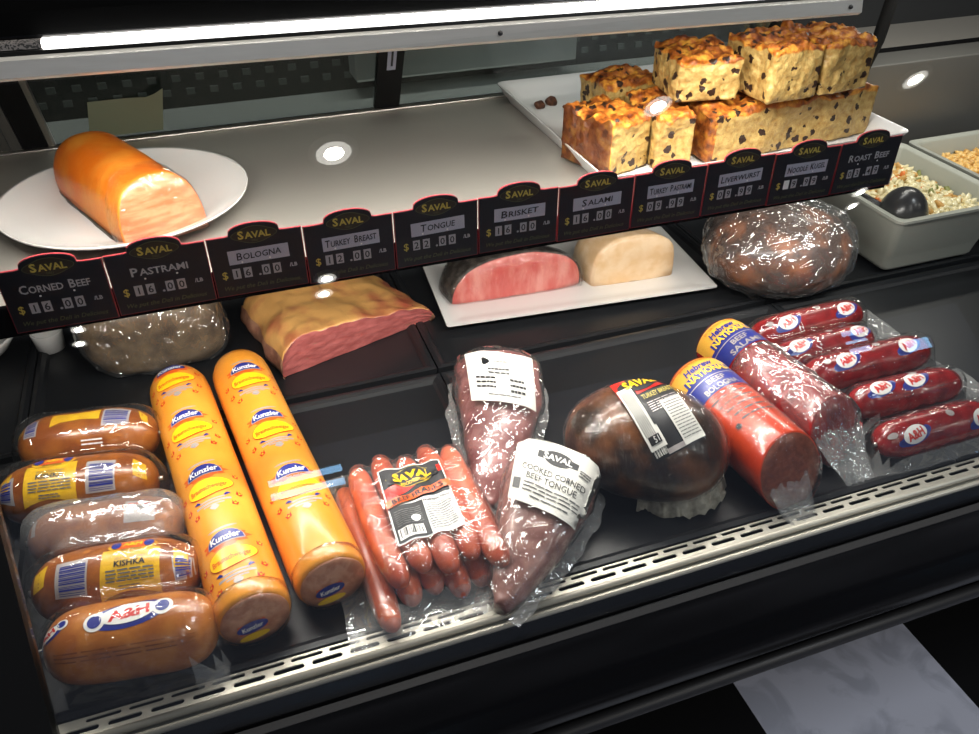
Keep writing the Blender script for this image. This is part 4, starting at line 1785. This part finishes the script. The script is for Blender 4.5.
def fill1(d, w, h):
    d.rect(0, 0, w, h, M['paper'], 0)
    d.ell(-w * .22, h * .26, .0045, .0045, M['ink'], 1, 0, 12, 3, .2)
    d.text('SAVAL', .002, h * .27, .0042, M['grey_ink'], 1, w=.018)
    d.lines(-.002, h * .10, w * .34, 2, .0045, .0022, M['grey_ink'], 1, 4)
    d.lines(-w * .24, -h * .08, w * .30, 3, .005, .0022, M['ink'], 1, 5)
    d.lines(w * .24, -h * .10, w * .24, 3, .006, .0026, M['ink'], 1, 6)
    d.lines(w * .02, -h * .38, w * .5, 1, .004, .0014, M['grey_ink'], 1, 7)


def fill2(d, w, h):
    d.rect(0, 0, w, h, M['paper'], 0)
    y = h * .24
    d.ell(-w * .02, y, .0150, .0085, M['ink'], 1)
    d.rect(-w * .02, y, .042, .0075, M['ink'], 1)
    d.text('SAVAL', -w * .02, y, .0066, M['white_ink'], 2, w=.030, bold=.03)
    d.lines(w * .30, y - .002, .012, 3, .0030, .0016, M['grey_ink'], 1, 4)
    d.text('COOKED CORNED', -.002, -h * .02, .0062, M['ink'], 1, w=w * .74)
    d.text('BEEF TONGUE', -.002, -h * .14, .0062, M['ink'], 1, w=w * .60)
    d.lines(0, -h * .24, w * .7, 3, .0034, .0012, M['grey_ink'], 1, 9)
    d.lines(0, -h * .40, w * .5, 1, .0034, .0014, M['grey_ink'], 1, 2)
    d.rect(-w * .42, -h * .28, .008, .010, M['grey_ink'], 1)


tongue('purplish beef tongue pack farther back, beside the frankfurters, white label on its thick end', .276, .752, .192, .548, .098, .066, 'tongue_red', 2, .006,
       [(.232, .742), (.302, .706), (.276, .628), (.214, .662)], (.078, .060), fill1)
tongue('brownish beef tongue pack nearest the steel rail, its white label naming corned beef tongue', .2765, .5655, .162, .4285, .090, .064, 'tongue', 7, .004,
       [(.240, .585), (.306, .512), (.252, .452), (.199, .510)], (.092, .070), fill2)

# dark smoked turkey ham
HX, HY = .3660, .5480
t = thing('smoked_turkey', 'dark brown smoked whole turkey breast in clear film with a black label', 'smoked meat', V(HX, HY, DECK + .0004))
rz = math.radians(-38)
def ham_bm(grow=0.0, s=0.0, a=.05):
    bm = blob((.084, .062, .056), 5, a, 12, 3 + s, -.84, .95, .012, 45, grow)
    for v in bm.verts:
        v.co.x, v.co.y = v.co.x * math.cos(rz) - v.co.y * math.sin(rz), v.co.x * math.sin(rz) + v.co.y * math.cos(rz)
    return bm
o = obj('meat', ham_bm(), M['ham'], t)
dz = rest(o)
sh = obj('film', ham_bm(.0022, 0, .052), M['cling_soft'], t)
rest(sh)
# crinkled film edge along the lower right
bm = bmesh.new()
prev = None
for i in range(150):
    a = math.radians(-84 + 96 * i / 149) + rz
    q = .062 + .019 * math.cos(2 * (a - rz))
    n1 = nz((a, 0, 0), 4, 3)
    n2 = nz((a, 1, 0), 9, 3)
    r0, r1 = q - .010, q + .010 + .005 * n1 + .004 * n2
    cur = []
    for k in range(7):
        f = k / 6
        r = r0 + (r1 - r0) * f
        cur.append(bm.verts.new((r * math.cos(a), r * .97 * math.sin(a), max(.0012, .034 * (1 - f) ** .8 + .003 + (.25 + f) * .009 * nz((a * 1.6, f * .9, 0), 6, 7) + .0016 * nz((a * 4, f * 3, 1), 6, 2)))))
    if prev:
        for k in range(6):
            bm.faces.new((prev[k], prev[k + 1], cur[k + 1], cur[k]))
    prev = cur
obj('film_edge', bm, M['crinkle'], t, True)
d = Decal()
w, h = .072, .094
d.rect(0, 0, w, h, M['ink'], 0)
d.poly([(-w / 2, h / 2), (w / 2, h / 2), (w / 2, h * .27), (-w / 2, h * .22)], M['red'], 1)
d.ell(0, h * .385, .030, .0105, M['ink'], 2, 0, 30, 4, .08)
d.text('SAVAL', 0, h * .385, .0105, M['yellow'], 3, w=.046, bold=.035)
d.text('TURKEY BREAST', .0110, h * .165, .0056, M['gold'], 4, w=.044, bold=.02)
d.lines(.012, h * .09, w * .6, 5, .0026, .0010, M['silver'], 2, 5)
d.rect(-.0245, -.0015, .022, .070, M['paper'], 3)
for k in range(6):
    d.rect(-.0325 + k * .0024, .003, .0010, .052, M['grey_ink'], 4)
d.rect(-.0150, .008, .0026, .046, M['ink'], 4)
d.rect(-.0245, -.0275, .015, .0085, M['ink'], 4)
d.text('51', -.0225, -.0275, .0062, M['white_ink'], 5)
d.rect(.021, -.020, .029, .050, M['paper'], 2)
d.lines(.021, .001, .025, 13, .0033, .0009, M['grey_ink'], 3, 8)
d.barcode(-.0245, -.0400, .018, .007, M['paper'], 2, 12, 3)
d.rect(-.002, -.043, .03, .005, M['silver'], 1)
vd = Vector((HX, HY, -.56)).normalized()
from_px = [(.3470, .5985), (.4070, .6100), (.4010, .4985), (.3410, .4860)]
lc = [Vector((x - HX, y - HY, .085)) for x, y in from_px]
d.build('label', sh, map_quad(lc, w, h, bvh_of(sh), (vd.x, vd.y, vd.z - .3), .15), .005, .005, .0006, 'black label with white strips')

# two large beef bologna / salami chubs
def big_chub(label, a, b, R, mat, endmat, name2, s0, seed):
    t, Ln = axis_thing('beef_chub', label, 'sausage', a[0], a[1], b[0], b[1], 'large red beef chubs')
    prof = [(-Ln / 2, R * .1), (-Ln / 2 + .001, R * .55), (-Ln / 2 + .005, R * .82), (-Ln / 2 + .012, R * .95), (-Ln / 2 + .022, R)]
    prof += [(-Ln / 2 + .022 + (Ln - .024) * k / 8, R) for k in range(1, 9)]
    prof += [(Ln / 2, R * .995)]
    def oblique(bm):
        for v in bm.verts:
            k = max(0.0, (v.co.x - (Ln / 2 - .06)) / .06)
            v.co.x -= (v.co.z - R) * .42 * k
        return bm
    body = obj('casing', oblique(lathe_x(prof, 56, bump=.006 if seed == 1 else .02, freq=30, seed=seed, cz=R)), M[mat], t)
    e = [(Ln / 2 - .001, R * .975), (Ln / 2 + .0012, R * .96), (Ln / 2 + .0016, R * .5), (Ln / 2 + .0018, R * .04)]
    obj('cut_face', oblique(lathe_x(e, 44, cz=R)), M[endmat], t)
    d = Decal()
    W = R * 2.5
    x0 = -Ln / 2 + .009
    V0 = -x0
    d.poly([(-W / 2, V0), (W / 2, V0), (W / 2, V0 - .036), (-W / 2, V0 - .036)], M['hn_yellow'], 0)
    d.poly([(-W / 2, V0 - .030), (W / 2, V0 - .030), (W / 2, V0 - .058), (-W / 2, V0 - .058)], M['blue'], 1)
    d.rect(0, V0 - .0355, W, .0012, M['silver'], 2)
    d.text('BETTER THAN A HIGHER', 0, V0 - .0055, .0028, M['orange_red'], 2, w=.046)
    d.text('Hebrew', -.004, V0 - .0145, .0088, M['blue'], 2, w=.036, bold=.03, shear=.15)
    d.rect(0, V0 - .0262, .060, .0098, M['blue'], 2)
    d.text('NATIONAL', 0, V0 - .0262, .0086, M['yellow'], 3, w=.054, bold=.03)
    d.text('BEEF', 0, V0 - .0420, .0072, M['silver'], 3, w=.022, bold=.02)
    d.text(name2, 0, V0 - .0525, .0076, M['silver'], 3, w=.042, bold=.02)
    if seed == 1:
        for k in range(5):
            d.lines(-.004 + .003 * k, V0 - .068 - .009 * k, .046, 1, .003, .0024, M['grey_ink'], 1, 20 + k, .0)
        d.ell(-.022, V0 - .108, .0036, .0036, M['ink'], 1, 0, 12, 5, .2)
        d.rect(-.016, V0 - .118, .004, .0016, M['grey_ink'], 1, .9)
    d.build('print', body, on_mesh(map_cyl_cross(prof, R, s0), body, R), du=.005, dv=.004, lift=.0003)
    wr = [(-Ln / 2 + .070, R * 1.012)] + [(-Ln / 2 + .070 + (Ln - .080) * k / 14, R * 1.02) for k in range(1, 15)] + [ (Ln / 2 + .004, R * 1.0), (Ln / 2 + .006, R * .55), (Ln / 2 + .0065, R * .05)]
    obj('wrap', oblique(lathe_x(wr, 48, bump=.014 if seed == 1 else .07, freq=70, seed=seed, cz=R * 1.02)), M['cling_soft' if seed == 1 else 'cling'], t)
    return t, Ln, R


t, Ln, R = big_chub('bright red-orange bologna chub with a brown cut face, beside the dark turkey', (.4735, .640), (.4905, .4700), .0390, 'bol', 'bol_end', 'BOLOGNA', -.22, 1)
film_tail('wrap_tail', t, (Ln / 2 + .001, -.004, .030), .060, .036, M['film_flat'], 5)
t, Ln, R = big_chub('crimson salami chub in crinkled wrap, behind the bright red-orange bologna', (.5470, .706), (.5770, .5080), .0365, 'bol2', 'bol2', 'SALAMI', -.30, 2)
film_tail('wrap_tail', t, (Ln / 2 + .001, -.002, .034), .066, .050, M['frill'], 8, up=.02, fold=.02)

# small red salamis and their bags
def salami(label, ax, ay, bx, by, R, s0, dz=0.0, plan=(0, 1)):
    t, Ln = axis_thing('red_salami', label, 'sausage', ax, ay, bx, by, 'small red salamis', dz + .0016)
    prof = sausage_prof(Ln, R, 6, 24, .25)
    body = obj('casing', lathe_x(prof, 36, bump=.05, freq=45, seed=ax * 70 + ay * 40, cz=R), M['sal'], t)
    d = Decal()

    def emblem(u, v, k=1.0, a=.25):
        d.ell(u, v - .0035 * k, .0185 * k, .0095 * k, M['blue'], 0, a, 28, 2, .1)
        d.ell(u - .0165 * k, v - .008 * k, .0055 * k, .0048 * k, M['blue'], 0)
        d.ell(u + .0165 * k, v + .003 * k, .0055 * k, .0048 * k, M['blue'], 0)
        d.ell(u, v, .0155 * k, .0105 * k, M['white_ink'], 1, a, 28)
        d.text('A&H', u, v, .0098 * k, M['red'], 2, w=.0225 * k, bold=.04, a=a)
    for k in plan:
        emblem((-.042, .050, .004)[k], .001, .95)
    d.lines(.005, -.012, Ln * .7, 2, .004, .0012, M['bol2'], 1, 3)
    if len(plan) > 1:
        d.ell(.012, .014, .0050, .0042, M['silver'], 1, 0, 14)
        d.ell(-.066, .006, .0050, .0042, M['silver'], 1, 0, 14)
    d.build('emblem', body, on_mesh(map_cyl_along(prof, R, s0), body, R), du=.005, dv=.004, lift=.0003)
    bm = bmesh.new()
    tube(bm, [(-Ln / 2 - .003, 0, R), (-Ln / 2 + .002, 0, R)], .0026, 10)
    tube(bm, [(Ln / 2 - .002, 0, R), (Ln / 2 + .003, 0, R)], .0026, 10)
    obj('clip', bm, M['steel'], body)
    return ((ax + bx) / 2, (ay + by) / 2, math.atan2(by - ay, bx - ax), Ln, R, dz - .0006)


S = [salami('small red salami farthest back, against the wrapped roast, two white emblems', .604, .701, .775, .707, .0235, -.42),
     salami('small red salami mostly hidden, second from the back, emblems near its top', .598, .653, .752, .657, .0215, -.25),
     salami('small red salami in the middle of the five, with a wide white emblem', .612, .6075, .797, .6100, .0235, -.35),
     salami('small red salami second from the front, with an emblem on its middle top', .634, .5500, .785, .5455, .0220, -.15, 0, (2, 0)),
     salami('small red salami nearest the steel rail, emblems low on its near side', .6160, .4860, .768, .4850, .0225, -.75)]
for lab, ks, (ox, oy), (x0, x1, y0, y1), sd in (
        ('clear plastic bag round the three rear small red salamis', S[:3], (.695, .655), (-.112, .128, -.078, .082), 11),
        ('clear plastic bag round the two front small red salamis', S[3:], (.703, .516), (-.118, .135, -.066, .072), 15)):
    b = thing('plastic_bag', lab, 'plastic bag', V(ox, oy, DECK + .0002), 0, 'clear salami bags')
    drape('film_sheet', b, x0, x1, y0, y1, caps_local(ks, ox, oy, 0), M['film_flat'], .0055, it=4, amp=.0014, seed=sd)

# whole roast in cling film
t = thing('wrapped_roast', 'large dark brown roast wrapped in crinkled clear film, right of the white plate', 'roast', V(.7400, .846, DECK + .0006), math.radians(-25))
o = obj('meat', blob((.100, .080, .066), 5, .16, 9, 4, -.85, .95, .03, 40), M['roast'], t)
rest(o)
o = obj('film', blob((.1065, .0865, .071), 6, .16, 9, 4, -.86, .95, .05, 55, .001), M['cling'], t)
rest(o)

# grey-brown wrapped corned beef under the first tags
t = thing('wrapped_corned_beef', 'grey-brown wrapped corned beef block under the leftmost price tags', 'corned beef', V(-.1150, .972, DECK + .0006), math.radians(6))
o = obj('meat', blob((.086, .064, .054), 5, .16, 10, 8, -.85, .55, .04, 45), M['cb_wrap'], t)
rest(o)
o = obj('film', blob((.090, .068, .057), 6, .16, 10, 8, -.86, .55, .055, 50, .001), M['cling_thin'], t)
rest(o)

# cut corned beef brisket
t = thing('corned_beef', 'cut pink corned beef brisket with golden fat top, behind the orange chubs', 'corned beef', V(.1130, .948, DECK + .0008), math.radians(17.5))
def cbm(part):
    bm = bmesh.new()
    nx, ny = 60, 34
    Lx, Ly = .206, .150

    def P(a, b, k):  # a along front, b depth, k height fraction
        x = -Lx / 2 + Lx * a
        y = -Ly / 2 + Ly * b
        x += (.012 * (b - .5) * (1 if a < .5 else -1)) + .006 * nz((a, b, 0), 4, 3) * (a if a > .5 else 1 - a)
        hgt = .058 - .028 * a ** 1.6 + .010 * nz((x, y, 0), 16, 2) + .003 * nz((x, y, 0), 60, 2)
        e = min(a, 1 - a, 1 - b) * 7
        hgt *= min(1, .55 + .45 * min(1, e) ** .5)
        y += .010 * (1 - k) * (1 if b < .02 else 0)
        return Vector((x, y, hgt * k))
    if part == 'front':
        n = 14
        vs = [[bm.verts.new(P(i / nx, 0, j / n) + Vector((0, -.0006 + .001 * nz((i / nx, j / n, 0), 9, 1), 0))) for j in range(n + 1)] for i in range(nx + 1)]
        for i in range(nx):
            for j in range(n):
                bm.faces.new((vs[i][j], vs[i + 1][j], vs[i + 1][j + 1], vs[i][j + 1]))
    else:
        n = 10
        top = [[bm.verts.new(P(i / nx, j / ny, 1)) for j in range(ny + 1)] for i in range(nx + 1)]
        for i in range(nx):
            for j in range(ny):
                bm.faces.new((top[i][j], top[i + 1][j], top[i + 1][j + 1], top[i][j + 1]))
        edge = [(i, 0) for i in range(nx)] + [(nx, j) for j in range(ny)] + [(i, ny) for i in range(nx, 0, -1)] + [(0, j) for j in range(ny, 0, -1)]
        prev = [top[i][j] for i, j in edge]
        for k in range(n - 1, -1, -1):
            cur = []
            for i, j in edge:
                p = P(i / nx, j / ny, k / n)
                w = .005 * math.sin(PI * k / n) if (j > 0) else 0
                c = Vector((p.x, p.y, 0)).normalized()
                cur.append(bm.verts.new(p + c * w * (1 + nz(p, 40, 2))))
            m = len(edge)
            for q in range(m):
                f = bm.faces.new((prev[q], prev[(q + 1) % m], cur[(q + 1) % m], cur[q]))
                f.material_index = 1
            prev = cur
        bm.faces.new(list(reversed(prev))).material_index = 1
    bmesh.ops.recalc_face_normals(bm, faces=bm.faces)
    return bm
obj('fat_top', cbm('body'), [M['cb_fat'], M['cb_side']], t)
bm = cbm('front')
for f in bm.faces:
    if f.normal.y > 0:
        f.normal_flip()
obj('cut_face', bm, M['cb_cut'], t)

# square white plate with two cut roasts
t = thing('plate', 'square white plate under the pink and the pale cut meats', 'plate', V(.4570, .9600, DECK + .0006), math.radians(-4.5))
bm = bmesh.new()
rings = []
for ins, z in ((.03, 0), (.012, .003), (0, .0105), (0, .0125), (.006, .0125), (.02, .0075), (.03, .0065)):
    a, b = .199 - ins, .098 - ins
    rr_ = .004
    ring = []
    for sx, sy, q0 in ((1, 1, 0), (-1, 1, 90), (-1, -1, 180), (1, -1, 270)):
        for k in range(4):
            q = math.radians(q0 + 30 * k)
            ring.append(Vector((sx * (a - rr_) + rr_ * math.cos(q), sy * (b - rr_) + rr_ * math.sin(q), z)))
    rings.append(ring)
loft(bm, rings)
sharp(obj('dish', bm, M['white'], t), 40)


def cut_roast(name, label, cx, cy, rz, w, h, dep, skew, rind, cut, side, seed, wrap, pw=.75):
    t = thing(name, label, 'cut meat', V(cx, cy, DECK + .0078), rz)

    def sec(f, fh, y, dx, bulge=0.0):
        ring = []
        for k in range(41):
            a = PI * k / 40
            c = math.cos(a)
            x = w / 2 * f * math.copysign(abs(c) ** side, c)
            z = h * fh * math.sin(a) ** pw
            x += skew * z
            q = 1 + .03 * nz((x, y, z), 25, seed)
            ring.append(Vector((x * q + dx, y + .006 * nz((x, z, 0), 30, seed) * bulge, z * q)))
        ring.append(Vector((-w / 2 * f * .9 + dx, y, -.0004)))
        ring.append(Vector((w / 2 * f * .9 + dx, y, -.0004)))
        return ring
    bm = bmesh.new()
    rings = []
    for i in range(15):
        s = i / 14
        k = math.sqrt(max(0.02, 1 - (s * .96) ** 2.6))
        rings.append(sec(k, k, dep * s, -.03 * s))
    loft(bm, rings)
    o = obj('rind', bm, M[rind], t)
    bm = bmesh.new()
    rings = [sec(.985, .978, .0004, 0), sec(.965, .955, -.0018, 0), sec(.6, .6, -.003, 0), sec(.1, .1, -.0032, 0)]
    loft(bm, rings, False, True)
    obj('cut_face', bm, M[cut], t)
    if wrap:
        bm = bmesh.new()
        rings = []
        for i in range(13):
            s = i / 12
            k = math.sqrt(max(0.02, 1 - (max(0, s * .98)) ** 2.6))
            rings.append(sec(k * 1.02, k * 1.025, -.0045 + (dep + .006) * s, -.03 * s, 1))
        rings.insert(0, sec(.5, .5, -.0062, 0))
        loft(bm, rings)
        obj('film', bm, M['cling_soft'], t)
    return t


cut_roast('cut_beef', 'pink cut beef roast with a black pepper crust on the square plate', .3700, .932, math.radians(-3), .192, .066, .088, .10, 'rind', 'tg_cut', .95, 3, True)
cut_roast('cut_turkey', 'pale beige cut turkey breast on the right half of the square plate', .5440, .912, math.radians(-4), .126, .070, .085, .04, 'tk_cut', 'tk_cut', .62, 6, False, .55)

# white dishes in the left corner of the deck
t = thing('bowl', 'plain white bowl at the far left of the deck under the first tag', 'bowl', V(-.345, 1.020, DECK + .0005))
bm = bmesh.new()
rings = []
for r, z in ((.030, 0), (.034, .002), (.055, .022), (.066, .042), (.069, .0425), (.068, .038), (.055, .020), (.03, .006)):
    rings.append([Vector((r * math.cos(2 * PI * k / 48), r * math.sin(2 * PI * k / 48), z)) for k in range(48)])
obj('dish', loft(bm, rings), M['white'], t)
t = thing('ramekin', 'small white ramekin beside the bowl under the first tag', 'ramekin', V(-.247, 1.020, DECK + .0005))
bm = bmesh.new()
rings = []
for r, z in ((.014, 0), (.017, .001), (.0195, .026), (.0195, .028), (.017, .027), (.0155, .004)):
    rings.append([Vector((r * math.cos(2 * PI * k / 36), r * math.sin(2 * PI * k / 36), z)) for k in range(36)])
obj('dish', loft(bm, rings), M['white'], t)

# ------------------------------------------------------------------ light
area('light_strip_lamp', V(.19, .694, zb - .022), (math.radians(-8), 0, 0), .80, .018, 4.6, (1, .95, .87))
area('shelf_lamp', V(.26, .692, SHELF - .022), (math.radians(18), 0, 0), 1.05, .015, 3.1, (1, .95, .88))
area('salad_lamp', V(1.10, .97, -.20), (0, 0, 0), .4, .02, 1.2, (1, .96, .86))
area('counter_fill', V(.4, 1.22, 1.35), (0, 0, 0), 1.6, .2, 16, (1, .97, .92))  # added fill that brightens the counter behind the rear doors, no fixture there
for i, (x, y, k) in enumerate(lamps):  # one per ceiling light, the added reflection twins included
    l = bpy.data.lights.new('downlight', 'AREA')
    l.shape = 'DISK'
    l.size = .08 * k
    l.energy = 7 if i < 3 else 4
    l.color = (1, .95, .88)
    o = bpy.data.objects.new('downlight', l)
    COL.objects.link(o)
    o.location = V(x, y, 1.505)
area('floor_fill', V(1.5, -.45, 1.45), (0, 0, 0), .5, .5, 16, (.92, .96, 1))  # unseen fill added to lift the floor tile and the food fronts
w = bpy.data.worlds.new('World')
SC.world = w
w.use_nodes = True
bg = w.node_tree.nodes['Background']
bg.inputs[0].default_value = (.62, .70, .92, 1)
bg.inputs[1].default_value = .17

# ------------------------------------------------------------------ camera
cd = bpy.data.cameras.new('camera')
cam = bpy.data.objects.new('camera', cd)
COL.objects.link(cam)
cd.sensor_width = 36
cd.lens = 36 * 820 / 979
cd.clip_start = .01
P_, Y_ = math.atan(607 / 820), math.radians(19.5)
fw = Vector((math.sin(Y_) * math.cos(P_), math.cos(Y_) * math.cos(P_), -math.sin(P_)))
cam.location = (0, 0, CAMZ)
cam.rotation_euler = fw.to_track_quat('-Z', 'Y').to_euler()
SC.camera = cam
SC.view_settings.view_transform = 'Standard'
SC.view_settings.look = 'None'
SC.view_settings.exposure = 0
SC.view_settings.gamma = 1
SC.cycles.use_denoising = True
SC.cycles.max_bounces = 10
SC.cycles.transparent_max_bounces = 40
SC.cycles.glossy_bounces = 4
SC.cycles.caustics_reflective = False
SC.cycles.sample_clamp_indirect = 4
